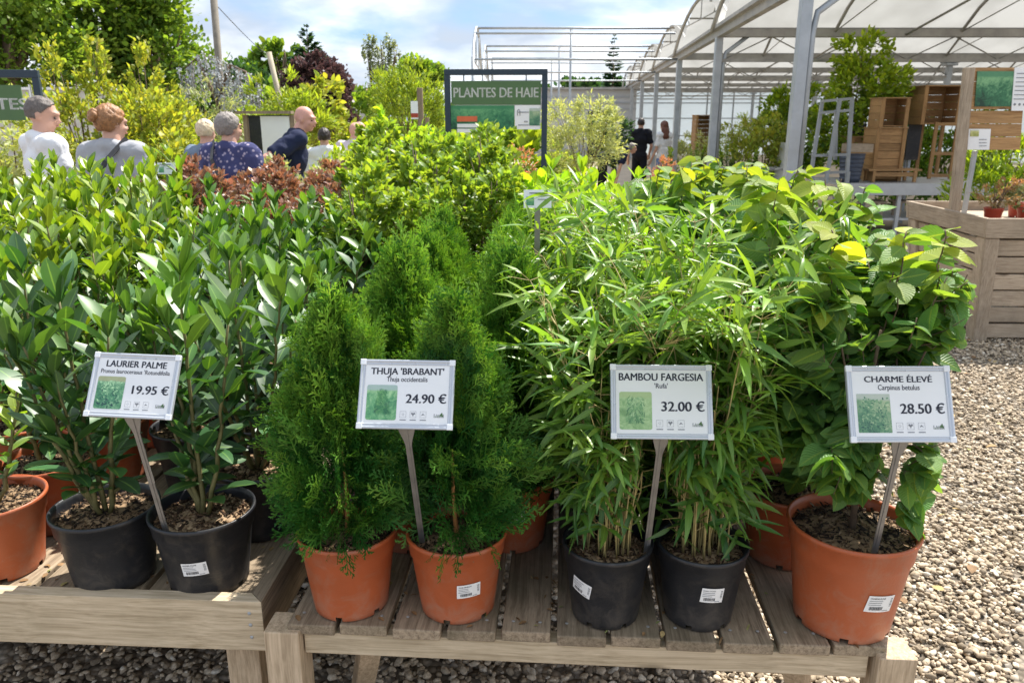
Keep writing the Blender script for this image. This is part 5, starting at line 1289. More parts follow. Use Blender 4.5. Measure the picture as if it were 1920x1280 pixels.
def weeping_cedar():
    rs = np.random.RandomState(3); Y = 12.5; t = thing('weeping_cedar', 'silvery weeping cedar trained around the utility pole', 'tree', (at(420, Y), Y, 0)); mb = MB(); L = Leaves(); P_, D_ = [], []
    mb.tube([(0, 0, 0), (.05, 0, 1.0), (-.05, 0, 1.9), (-.3, 0, 2.55), (-.5, 0, 2.4)], [.05, .045, .04, .03, .01], 6); mb.tube([(-.05, 0, 1.9), (.2, 0, 2.45), (.42, 0, 2.35), (.5, 0, 1.9)], [.03, .025, .02, .01], 6)
    for c in range(46):
        f = c / 45; x = -.55 + 1.15 * f; zt = 2.62 - .35 * abs(f - .35) * 1.6 - (0 if rs.rand() < .7 else .2); ln = rs.uniform(.3, .95) if f > .45 else rs.uniform(.2, .5); y = rs.uniform(-.2, .2)
        mb.tube([(x, y, zt), (x + .03, y, zt - ln)], [.006, .003], 4)
        for q in range(int(ln / .011)): P_.append((x + rs.normal(0, .02), y + rs.normal(0, .02), zt - q * .011)); D_.append(rs.normal(0, .5, 3) + [0, 0, -.6])
    L.scatter(T_CARD, P_, D_, rs.normal(size=(len(P_), 3)), rs.uniform(.025, .05, len(P_)), rs.rand(len(P_)), 3)
    link('crown', L.mesh('crown', M_GREYB), t); mb.build('trunk', M_BARK, t)


weeping_cedar()


def tube_thing(name, label, cat, a, b, r, mat, sq=False):
    a, b = Vector(a), Vector(b); t = thing(name, label, cat, (a.x, a.y, 0)); m = MB()
    if sq: m.bar(a, b, r * 2, r * 2, up=(0, 1, 0))
    else: m.tube([a, b], r, 10)
    m.build('post', mat, t, world=True); return t


a, b = PY(418, 215, 13), PY(396, -60, 13); tp = tube_thing('utility_pole', 'tall leaning wooden utility pole left of centre', 'pole', a + (a - b) * .9, b, .055, simple('pole_grey_wood', (.20, .175, .14), .8, noise=.3))
a, b = PY(531, 215, 11), PY(504, 98, 11); tube_thing('leaning_pole', 'thin pale leaning pole among the yellow shrubs', 'pole', a + (a - b) * 1.5, b, .035, simple('pale_wood', (.42, .36, .27), .8, noise=.2))
# overhead wires from the utility pole
w = thing('overhead_wire', 'thin dark wire running right from the utility pole', 'wire', (at(400, 13), 13, 0)); m = MB(); p0, p1 = PY(396, 0, 13), PY(540, 115, 36)
m.tube([p0.lerp(p1, q / 10) - Vector((0, 0, .3 * math.sin(PI * q / 10))) for q in range(11)], .007, 4); m.build('cable', black_plastic, w, world=True)


def wooden_posts():
    c = PY(788, 200, 8.0); t = thing('sign_post', 'weathered wooden post with a small red and white notice', 'post', (c.x, c.y, 0)); top = PY(788, 165, 8).z
    m = MB(); m.box((0, 0, top / 2), (.055, .055, top)); m.build('post', pole_wood, t, bevel=.004)
    m = MB(); m.box((.06, .02, top / 2 - .14), (.04, .04, top - .28)); m.build('side_post', pole_wood, t)
    m = MB(); m.box((-.055, -.03, top - .21), (.07, .01, .17)); n_ = m.build('notice', white_paper, t); m = MB(); m.box((-.055, -.036, top - .26), (.07, .004, .04)); m.build('red_strip', terra_red, n_)


wooden_posts()


def info_board():
    c = PY(528, 235, 8.9); t = thing('notice_board', 'wooden notice board with a pale poster under a small roof beam', 'sign', (c.x - .1, c.y, 0)); z1 = PY(528, 211, 8.9).z
    m = MB(); m.box((-.08, 0, z1), (.62, .12, .03)); m.build('roof_beam', pole_wood, t)
    for x in (-.30, .22): m = MB(); m.box((x, .02, z1 / 2 - .01), (.05, .05, z1 - .03)); m.build('post', pole_wood, t)
    m = MB(); m.box((-.04, .03, z1 - .26), (.46, .015, .46)); m.build('back_panel', black_plastic, t)
    m = MB(); m.box((.03, .008, z1 - .26), (.32, .02, .44)); p = m.build('poster', white_paper, t)
    m = MB()
    for q, (x, z) in enumerate(((-.04, -.24), (.08, -.22), (.0, -.33), (.10, -.36))): m.ell((x, .004, z1 + z), (.018, .003, .03), seg=8, rings=5)
    m.build('plant_pictures', green_panel, p)


info_board()


def house():
    Y = 46; c = PY(678, 215, Y); t = thing('house', 'far pale house with a terracotta tiled hip roof', 'house', (c.x, Y, 0)); zt = PY(678, 165, Y).z; ze = PY(678, 188, Y).z
    roofm = simple('clay_roof_tiles', (.36, .17, .12), .8, noise=.2, scale=3); wallm = simple('pale_render', (.5, .5, .47), .8, noise=.08)
    m = MB(); m.box((0, 2, ze / 2), (1.8, 4, ze)); m.build('wall', wallm, t)
    m = MB(); m.add([(-1.1, -.3, ze), (1.1, -.3, ze), (1.1, 4.3, ze), (-1.1, 4.3, ze), (-.35, 1.4, zt), (.05, 1.4, zt), (.05, 2.6, zt), (-.35, 2.6, zt)], [(0, 1, 5, 4), (1, 2, 6, 5), (2, 3, 7, 6), (3, 0, 4, 7), (4, 5, 6, 7), (3, 2, 1, 0)]); m.build('roof', roofm, t)
    for x in (-.5, .45): m = MB(); m.box((x, -.01, ze - .75), (.35, .06, .6)); m.build('window', eye_mat, t)


house()
w = thing('boundary_wall', 'low pale wall behind the left hanging sign', 'wall', (at(80, 16), 16, 0)); m = MB(); m.box((0, 0, 1.1), (3.2, .15, 2.2)); m.build('panel', simple('cream_wall', (.55, .53, .47), .8), w)
m = MB(); m.box((0, 0, 2.23), (3.3, .25, .05)); m.build('coping', white_paper, w)


# a dark hedge closes the view under the far trees
def hedge(x0, x1, Y, h, label, seed, mat, n):
    bl = []; k = max(2, int((x1 - x0) / 2.2)); rs = random.Random(seed)
    for i in range(k): bl.append(((x0 + (i + .5) * (x1 - x0) / k), 0, h * .55 + rs.uniform(-.1, .15), (x1 - x0) / k * .62, .8, h * .5))
    pl = bush_plant(seed, [(b[0] - (x0 + x1) / 2,) + b[1:] for b in bl], n, .22, T_CARD, mat, M_BARK, tint=(.0, .6), trunk=.05); t = thing('hedge', label, 'hedge', ((x0 + x1) / 2, Y, 0)); link('foliage', pl[0], t); link('stem', pl[1], t)


hedge(-17, -4, 26, 2.6, 'long green hedge under the far trees on the left', 41, M_TREE, 5200)
hedge(-4.5, 3.0, 40, 2.5, 'far hedge under the purple tree and the house', 42, M_TREE, 2600)
hedge(-5.5, 1.2, 15.5, 1.45, 'mixed low hedge behind the visitors', 43, M_GH, 4200)

# ================================================================== greenhouse
def gx(Y): return 2.99 + .0787 * (Y - 8.5)


GY = [8.5 + 5.0 * i for i in range(7)]; HZ, RISE = 3.0, .87


def build_greenhouse():
    g = thing('greenhouse', 'open-sided multi-span greenhouse with grey steel posts and a white plastic roof', 'greenhouse', (gx(8.5), 8.5, 0), 0)
    m_, nt, n = new_mat('translucent_roof_film'); out = n('ShaderNodeOutputMaterial'); p = n('ShaderNodeBsdfPrincipled', ins={'Base Color': (.55, .55, .53, 1), 'Roughness': .4}); tr = n('ShaderNodeBsdfTranslucent', ins={'Color': (.92, .92, .92, 1)})
    tc = n('ShaderNodeTexCoord'); no = n('ShaderNodeTexNoise', ins={'Scale': 1.2, 'Detail': 5.0}); lk(nt, tc.outputs['Object'], no.inputs['Vector']); r = ramp(nt, [(.3, (.22, .22, .21)), (.6, (.30, .30, .29))]); lk(nt, no.outputs[0], r.inputs[0]); lk(nt, r.outputs[0], tr.inputs[0])
    mx = n('ShaderNodeMixShader', ins={0: .72}); lk(nt, p.outputs[0], mx.inputs[1]); lk(nt, tr.outputs[0], mx.inputs[2]); lk(nt, mx.outputs[0], out.inputs[0]); film = m_
    for i, Y in enumerate(GY):
        for j in range(3):
            x = gx(Y) + j * 6.1
            if j and i == 0: continue
            m = MB(); m.box((x, Y, HZ / 2 - .03), (.115, .115, HZ - .06))
            if j: m.box((x, Y, HZ - .16), (.26, .26, .05)); m.box((x, Y, HZ - .1), (.36, .2, .05))
            po = m.build('post', galv, g, True, bevel=.008)
            if j == 0 and i < 2:
                m = MB(); m.tube([(x + .092, Y, 0), (x + .092, Y, HZ - .5), (x + .125, Y, HZ - .3), (x + .5, Y, HZ - .02)], .034, 12); m.build('downpipe', galv, g, True)
    # eaves beam along the open side
    m = MB(); a, b = Vector((gx(8.4), 8.4, HZ)), Vector((gx(GY[-1]), GY[-1], HZ)); m.bar(a, b, .10, .13); m.bar(a + Vector((-.075, 0, .07)), b + Vector((-.075, 0, .07)), .09, .05); m.build('eaves_beam', galv_warm, g, True)
    XR = 20.0
    for i, Y in enumerate(GY):
        m = MB(); m.bar((gx(Y) + .05, Y, HZ + .02), (XR, Y, HZ + .02), .17, .16); m.build('gutter', galv_warm, g, True)
        if i: m = MB(); m.bar((gx(Y) + .05, Y - .02, HZ - .42), (XR, Y - .02, HZ - .42), .05, .05); m.build('tie_beam', galv_warm, g, True)
    for i in range(0, 6):
        Y0 = 8.5 + 5 * i; Y1 = Y0 + 5; prof = []
        for q in range(13): u = q / 12; prof.append((Y0 + .08 + (Y1 - Y0 - .16) * u, HZ + .06 + RISE * math.sin(PI * u) ** .8))
        m = MB(); vs = []
        for y, z in prof: vs += [(gx(y) + .02, y, z), (XR, y, z)]
        m.add(vs, [(2 * q, 2 * q + 1, 2 * q + 3, 2 * q + 2) for q in range(12)], 0, True)
        m.build('roof_film', film, g, True)
        xs = [gx((Y0 + Y1) / 2) + .05] + [gx((Y0 + Y1) / 2) + 2.05 * q for q in range(1, 8)]
        for q, x in enumerate(xs):
            if x > XR or (i < 0 and q > 4): continue
            m = MB(); m.tube([(x, y, z - .03) for y, z in prof], .028 if q else .035, 6, cap=False)
            m.tube([(x, Y0 + 1.2, HZ + .5), (x, Y1 - 1.2, HZ + .5)], .012, 5)
            for u in (.3, .5, .7): m.tube([(x, Y0 + 5 * u, HZ + .5), (x, Y0 + 5 * (u + (.0 if u == .5 else .06 * (1 if u > .5 else -1))), HZ + RISE * math.sin(PI * u) ** .8)], .010, 5)
            if q: m.tube([(x, Y0, HZ), (x, Y0 + 2.5, HZ + .5), (x, Y1, HZ)], .010, 5)
            m.build('hoop', galv_warm, g, True)
        for u in (.25, .5, .75):
            y = Y0 + 5 * u; z = HZ + RISE * math.sin(PI * u) ** .8; m = MB(); m.tube([(gx(y), y, z), (XR, y, z)], .018, 5); m.build('purlin', galv_warm, g, True)
        # lattice girder hanging under the gutter
        if i >= 0:
            m = MB(); x = gx(Y1) + .1; k = 0
            while x < XR - 1: m.tube([(x, Y1, HZ - .05 if k % 2 else HZ - .4), (x + .75, Y1, HZ - .4 if k % 2 else HZ - .05)], .011, 5); x += .75; k += 1
            m.build('lattice', galv_warm, g, True)
            for x in (gx(Y1) + 3, gx(Y1) + 9.2): m = MB(); m.tube([(x, Y1 - .1, HZ - .03), (x + .35, Y0 + 3.2, HZ + .45), (x + .6, Y0 + .2, HZ + .03)], .02, 5); m.build('brace', galv_warm, g, True)
    # back wall of corrugated clear sheet in frames
    m_, nt, n = new_mat('clear_sheet'); out = n('ShaderNodeOutputMaterial'); p = n('ShaderNodeBsdfPrincipled', ins={'Base Color': (.62, .68, .72, 1), 'Roughness': .25}); tr = n('ShaderNodeBsdfTranslucent', ins={'Color': (.78, .83, .86, 1)}); mx = n('ShaderNodeMixShader', ins={0: .6}); lk(nt, p.outputs[0], mx.inputs[1]); lk(nt, tr.outputs[0], mx.inputs[2]); lk(nt, mx.outputs[0], out.inputs[0])
    Yb = GY[-1]
    m = MB(); m.box(((gx(Yb) + XR) / 2 + .1, Yb + .12, 1.47), (XR - gx(Yb), .02, 2.94)); m.build('back_wall', m_, g, True)
    m = MB(); m.box((XR + .05, 23.5, 1.6), (.04, 30, 3.2)); m.build('side_wall', m_, g, True)
    for q in range(12): x = gx(Yb) + .2 + 1.25 * q; m = MB(); m.box((x, Yb + .05, 1.47), (.06, .06, 2.9)); m.build('wall_stud', galv, g, True)
    for z in (.9, 1.7, 2.4): m = MB(); m.box(((gx(Yb) + XR) / 2, Yb + .02, z), (XR - gx(Yb), .05, .05)); m.build('wall_rail', galv, g, True)
    # bare hoops that carry on to the left beyond the covered part
    h = thing('bare_hoop_frame', 'uncovered steel tunnel hoops left of the greenhouse roof', 'hoop frame', (1.0, 21, 0), 0)
    for i in (2, 3, 4):
        Y0 = 8.5 + 5 * i; Y1 = Y0 + 5; yc = (Y0 + Y1) / 2
        for x in (-.98 + .05 * i,):
            m = MB(); pts = []
            for q in range(17): u = q / 16; pts.append((x, Y0 + 5 * u, HZ - .1 + (RISE + .1) * math.sin(PI * u) ** .75))
            m.tube(pts, .032, 6, cap=False)
            for u in (.33, .67): m.tube([(x, Y0 + 5 * u, 2.95), (x, Y0 + 5 * u, 3.75)], .016, 5)
            m.tube([(x, Y0, 2.95), (x, Y1, 2.95)], .02, 5)
            m.build('hoop', galv, h, True)
        m = MB(); m.tube([(-.98 + .05 * i, yc, HZ + RISE), (gx(yc), yc, HZ + RISE)], .03, 6); m.build('ridge_tube', galv, h, True)
        for u in (.0, .22): y = Y0 + 5 * u; z = HZ + .0 + RISE * math.sin(PI * u) ** .8 if u else HZ - .05; m = MB(); m.tube([(-.98 + .05 * i, y, z), (gx(y), y, z)], .026, 6); m.build('side_tube', galv, h, True)
        for x in (-.98 + .05 * i,): m = MB(); m.tube([(x, Y0, 0), (x, Y0, HZ)], .04, 8); m.build('post', galv, h, True)
        m = MB(); m.tube([(1.5, yc, 0), (1.5, yc, HZ + RISE)], .03, 8); m.build('middle_post', galv, h, True)
    # white ribbed shed behind
    s = thing('storage_shed', 'long pale shed with ribbed plastic walls behind the bare hoops', 'shed', (1.5, 36, 0), R(-4)); wm = simple('ribbed_grey_plastic', (.48, .49, .50), .6, noise=.06)
    m = MB(); m.box((0, 2, 1.45), (8.0, 4, 2.9)); m.build('wall', wm, s)
    m = MB(); m.box((0, 1.95, 2.96), (8.2, 4.3, .10)); m.build('roof', galv_warm, s)
    for z in (2.1, 2.35, 2.6): m = MB(); m.box((0, -.02, z), (8.0, .05, .03)); m.build('wall_rib', galv, s)
    m = MB(); m.box((2.5, -.04, 1.0), (1.2, .06, 2.0)); m.build('door', black_plastic, s)


build_greenhouse()
bg_plant('greenhouse_tree', 'tall leafy tree with yellow-green top inside the greenhouse', 'tree', at(1612, 12.9), 12.9, [(0, 0, 2.15, .62, .55, .50), (-.1, 0, 2.65, .42, .4, .35), (.35, 0, 2.1, .45, .4, .42), (-.35, 0, 1.5, .5, .4, .5), (.1, 0, 1.3, .6, .4, .5)], 6500, .085, T_OVAL, M_GH, 201, tint=(.0, .6))
bg_plant('greenhouse_tree', 'darker leafy tree left of the tall greenhouse tree', 'tree', at(1500, 14.5), 14.6, [(0, 0, 1.9, .5, .45, .4), (-.35, 0, 1.75, .4, .4, .45), (.2, 0, 1.2, .6, .4, .5)], 4200, .085, T_OVAL, M_GH, 202, tint=(-.1, .5))
for i, (px, Y, l) in enumerate(((1705, 15.0, 'dark leafy shrub behind the boarded crates'), (1775, 15.6, 'dark leafy shrub behind the batten frame'), (1850, 15.2, 'dark leafy shrub behind the poster stand'))):
    bg_plant('leafy_shrub', l, 'shrub', at(px, Y), Y, [(0, 0, 1.1, .6, .4, .5), (.1, 0, 1.55, .5, .4, .4), (-.1, 0, .6, .6, .4, .5)], 2200, .09, T_OVAL, M_GH, 240 + i, tint=(-.1, .35), group='dark shrubs behind the crates')
G8 = 'yellow-green shrubs inside the greenhouse'
for i, (px, Y, zt, mt, l) in enumerate(((1375, 15, 1.72, M_YEL, 'yellowish shrub left of the first yellow-green greenhouse tree'), (1432, 13.5, 1.75, M_YEL, 'yellow-green shrub behind the grey garden table'), (1330, 19, 1.4, M_VAR, 'pale shrub beyond the third greenhouse post'), (1465, 16.5, 2.2, M_LIMEF, 'bright lime shrub beside the dark greenhouse tree'), (1400, 18, 1.85, M_GH, 'green shrub deep inside the greenhouse'), (1300, 22, 1.3, M_VAR, 'pale green shrubs beyond the couple'))):
    bg_plant('potted_shrub', l, 'shrub', at(px, Y), Y, [(0, 0, zt - .35, .42, .38, .36), (-.1, 0, zt - .75, .5, .4, .4), (.2, 0, zt - .5, .3, .3, .3)], 1800, .075, T_OVAL if i % 2 else T_NARROW, mt, 210 + i, tint=(.0, .7), group=G8)
for i in range(9):
    px = 1258 + i * 27; Y = 13.2 + (i % 3) * .8; X = at(px, Y)
    potted('nursery_pot_plant', f'grassy plant in a black pot low inside the greenhouse, {("first","second","third","fourth","fifth","sixth","seventh","eighth","ninth")[i]} from the left', 'potted plant', 'black pots low inside the greenhouse', X, Y, .0 if i % 2 else .35, 'black30', (BAM if i % 2 else LIM)[i % 2], i, (1, 1, .95))

# ================================================================== things on the right
def frame_crate(name, label, cat, x, y, z, w, h, d, kind, mat=None, rz=0.0, dark=None):
    """kind: open (see inside), slat (boarded front), frame (only battens)"""
    t = thing(name, label, cat, (x, y, z), rz); s = .055; mx, mz = crate_x, crate_z
    for sx in (-1, 1):
        for sy in (-1, 1): m = MB(); m.box((sx * (w / 2 - s / 2), sy * (d / 2 - .015) , h / 2), (s, .03, h)); m.build('corner_post', mz, t, bevel=.003)
    if kind != 'frame':
        n = max(3, int(h / .10)); g = h / n
        m = MB()
        for i in range(n): m.box((0, d / 2 - .038, g * (i + .5)), (w - 2 * s + .02, .014, g - .004))
        m.build('back_boards', mx, t)
        for sx in (-1, 1):
            m = MB()
            for i in range(n): m.box((sx * (w / 2 - .012), 0, g * (i + .5)), (.014, d - .062, g - .004))
            m.build('side_boards', mx, t)
        if kind == 'slat':
            m = MB()
            for i in range(n): m.box((0, -d / 2 + .038, g * (i + .5)), (w - 2 * s + .02, .014, g - .006))
            m.build('front_boards', mx, t)
        m = MB(); m.box((0, 0, .018), (w - .03, d - .062, .016)); m.build('base', mx, t)
        m = MB(); m.box((0, 0, h + .008), (w + .02, d + .02, .016)); m.build('top_board', mx, t)
    else:
        for zz in (h - .03, h * .45, .05):
            m = MB(); m.box((0, -d / 2 + .015, zz), (w - 2 * s, .028, .05)); m.build('rail', mx, t)
    return t


def X_(px, Y): return (px - 960) / F * Y * .965


YB = 11.6
def display_bench():
    x0, x1 = X_(1583, YB), X_(1822, YB); z = PY(1700, 343, YB).z; t = thing('display_bench', 'long pale grey metal bench carrying the wooden crates', 'bench', ((x0 + x1) / 2, YB, 0)); w = x1 - x0 + .6
    m = MB(); m.box((.3, .6, z - .02), (w, 1.3, .03)); m.build('bench_top', bench_white, t)
    m = MB(); m.box((.3, -.06, z - .09), (w, .03, .17)); m.build('front_rim', bench_white, t, bevel=.004)
    for xx in (-w / 2 + .34, 0, w / 2 + .2):
        for yy in (.0, 1.15): m = MB(); m.box((xx, yy, (z - .04) / 2), (.05, .05, z - .04)); m.build('leg', bench_white, t)
    m = MB(); m.box((.3, .5, .22), (w - .1, 1.0, .03)); m.build('lower_shelf', bench_white, t)
    return z


ZB = display_bench() + .0


def pxbox(px0, px1, py0, py1, Y):
    a, b = PY(px0, py1, Y), PY(px1, py0, Y); return (a.x + b.x) / 2, b.x - a.x, a.z, b.z - a.z


def place_crate(px0, px1, py0, py1, Y, d, kind, label, name='wooden_crate', z=None, cat='crate'):
    x, w, z0, h = pxbox(px0, px1, py0, py1, Y); z0 = z0 if z is None else z
    return frame_crate(name, label, cat, x, Y + d / 2, z0, w, h, d, kind), z0 + h


Yc = 11.9
_, zt = place_crate(1633, 1702, 243, 342, Yc, .45, 'slat', 'tall boarded wooden crate with the open crate on top of it', z=ZB)
place_crate(1648, 1708, 187, 241, Yc, .40, 'open', 'open wooden crate showing its dark inside, on top of the boarded crate', z=zt + .016)
_, z2 = place_crate(1600, 1650, 252, 290, Yc + .6, .4, 'slat', 'small crate under the pale crate beside the trolley', z=ZB)
place_crate(1598, 1650, 214, 252, Yc + .6, .4, 'slat', 'small pale boarded crate left of the open crate', z=z2 + .016 if z2 > .9 else z2 + .016)
place_crate(1726, 1808, 162, 234, Yc + .5, .5, 'open', 'large open wooden box on the tall frame', z=PY(1760, 234, Yc + .5).z)
place_crate(1738, 1800, 236, 342, Yc + .5, .45, 'frame', 'tall wooden batten frame holding up the large open box', 'wooden_stand', z=ZB, cat='stand')


def low_stool(px0, px1, py, Y, label):
    x, w, z0, h = pxbox(px0, px1, py, 343, Y); t = thing('wooden_stool', label, 'stool', (x, Y, ZB))
    m = MB(); m.box((0, .15, h - .012), (w, .34, .024)); m.build('seat', crate_x, t)
    for sx in (-1, 1):
        for sy in (0, .3): m = MB(); m.box((sx * (w / 2 - .09), sy, h / 2 - .012), (.04, .04, h - .024)); m.build('leg', crate_z, t)
    m = MB(); m.box((0, -.0, h * .6), (w - .2, .02, .06)); m.build('rail', crate_x, t)


low_stool(1625, 1728, 319, 11.75, 'low wooden stool bench in front of the boarded crate')


def basket_stack():
    x, w, z0, h = pxbox(1578, 1624, 288, 342, 11.7); t = thing('plastic_basket', 'blue-grey stacked round baskets on the pale bench', 'basket', (x, 11.8, ZB)); mt = simple('slate_blue_plastic', (.06, .075, .11), .5, noise=.15)
    r = w / 2; m = MB(); pr = []
    for q in range(7): zz = h * q / 7; pr += [(r * .86 + .006 * q, zz), (r * .93 + .006 * q, zz + h / 7 * .8), (r * .97 + .006 * q, zz + h / 7 * .85), (r * .97 + .006 * q, zz + h / 7 * .99)]
    m.lathe([(.001, 0)] + pr + [(r * .9, h), (r * .8, h * .85), (.001, h * .85)], 28); m.build('basket_body', mt, t)
    x, w, z0, h2 = pxbox(1583, 1626, 272, 288, 11.9); t = thing('wooden_tray', 'pale wooden tray resting on the blue-grey baskets', 'tray', (x, 11.85, ZB + h)); m = MB(); m.box((0, 0, .01), (w, .34, .02)); m.build('base', crate_x, t)
    for s in (-1, 1): m = MB(); m.box((0, s * .16, h2 / 2 + .01), (w, .018, h2)); m.build('side_board', plant_x, t)
    for s in (-1, 1): m = MB(); m.box((s * (w / 2 - .01), 0, h2 / 2 + .01), (.018, .30, h2)); m.build('end_board', plant_x, t)


basket_stack()


def trolley():
    Y = 11.4; t = thing('metal_trolley', 'grey metal A-frame rack left of the crates', 'rack', (X_(1555, Y), Y, 0)); gm = simple('grey_painted_steel', (.30, .32, .33), .5, noise=.1)
    def P2(px, py, y=Y): return PY(px, py, y)
    for a, b, y0, y1 in (((1520, 330), (1542, 188), Y, Y + .1), ((1548, 345), (1575, 186), Y - .1, Y), ((1588, 330), (1598, 184), Y, Y + .1), ((1566, 300), (1568, 206), Y + .5, Y + .5)):
        m = MB(); m.bar(P2(*a, y0), P2(*b, y1), .045, .045, up=(0, 1, 0)); m.build('upright', gm, t, True)
    for a, b in (((1542, 190), (1598, 185)), ((1536, 212), (1594, 207)), ((1522, 292), (1592, 290)), ((1518, 326), (1590, 322))):
        m = MB(); m.bar(P2(*a), P2(*b), .035, .035); m.build('crossbar', gm, t, True)
    for px in (1522, 1588): p = P2(px, 340); m = MB(); m.bar((p.x, Y, .02), (p.x, Y, P2(px, 322).z), .05, .05, up=(0, 1, 0)); m.build('leg', gm, t, True)


trolley()
for px, py0, py1, Y, l in ((1715, 165, 225, 12.9, 'black panel standing between the crates and the tall box'), (1712, 232, 300, 12.8, 'lower black panel behind the batten frame'), (1608, 232, 280, 13.0, 'black panel behind the small crates')):
    x, w, z0, h = pxbox(px - 17, px + 17, py0, py1, Y); t = thing('black_panel', l, 'panel', (x, Y, z0)); m = MB(); m.box((0, 0, h / 2), (w, .03, h)); m.build('sheet', black_plastic, t)
    m = MB(); m.box((0, .04, h / 2 - z0 / 2), (.04, .03, h + z0)); m.build('support', galv, t)


def garden_table(px, py, Y, w, label):
    c = PY(px, py, Y); t = thing('garden_table', label, 'table', (c.x, Y, 0)); gm = MATS.get('grey_oiled_wood') or simple('grey_oiled_wood', (.27, .27, .27), .6, noise=.15)
    m = MB(); m.lathe([(.001, c.z - .04), (w / 2 - .01, c.z - .04), (w / 2, c.z - .03), (w / 2, c.z - .006), (w / 2 - .01, c.z), (.001, c.z)], 32); o = m.build('tabletop', gm, t); o.scale = (1, .55, 1)
    for sx in (-1, 1):
        for sy in (-1, 1): m = MB(); m.tube([(sx * w * .3, sy * .12, c.z - .04), (sx * w * .34, sy * .16, c.z * .5), (sx * w * .42, sy * .2, 0)], .022, 8); m.build('leg', gm, t)
    m = MB(); m.tube([(-w * .34, 0, c.z * .5), (0, 0, c.z * .72), (w * .34, 0, c.z * .5)], .02, 8); m.build('arched_stretcher', gm, t)


garden_table(1400, 314, 12.0, .85, 'round grey garden table inside the greenhouse edge')
garden_table(1530, 350, 11.0, .7, 'low grey table beside the metal rack')


def garden_chair():
    c = PY(1440, 300, 13.2); t = thing('garden_chair', 'white garden chair turned sideways behind the grey table', 'chair', (c.x, 13.2, 0)); wm = simple('white_resin', (.62, .62, .6), .4)
    m = MB(); m.box((0, 0, .62), (.42, .42, .04)); m.build('seat', wm, t, bevel=.01)
    m = MB(); m.bar((.19, 0, .62), (.27, 0, 1.28), .42, .035, up=(1, 0, 0)); m.build('backrest', wm, t, bevel=.01)
    for sx in (-1, 1):
        for sy in (-1, 1): m = MB(); m.box((sx * .18, sy * .18, .3), (.04, .04, .6)); m.build('leg', wm, t)
    for s in (-1, 1): m = MB(); m.tube([(-.2, s * .22, .62), (-.19, s * .22, .84), (.22, s * .22, .88)], .02, 6); m.build('armrest', wm, t)


garden_chair()
x, w_, z0, h_ = pxbox(1292, 1330, 217, 285, 20); frame_crate('wooden_cabinet', 'brown wooden shelf cabinet far inside the greenhouse', 'cabinet', x + .1, 20, 0, w_ * 1.1, z0 + h_, .45, 'open')

# stools and crates under the bench
for i, (px, l) in enumerate(((1625, 'small pale stool under the left end of the bench'), (1700, 'small pale stool under the middle of the bench'))):
    c = PY(px, 405, 11.9); t = thing('wooden_stool', l, 'stool', (c.x, 11.9, .235)); 
    m = MB(); m.box((0, 0, .22), (.42, .3, .03)); m.build('seat', plant_x, t)
    for sx in (-1, 1):
        for sy in (-1, 1): m = MB(); m.box((sx * .17, sy * .1, .10), (.035, .035, .205)); m.build('leg', plant_z, t)


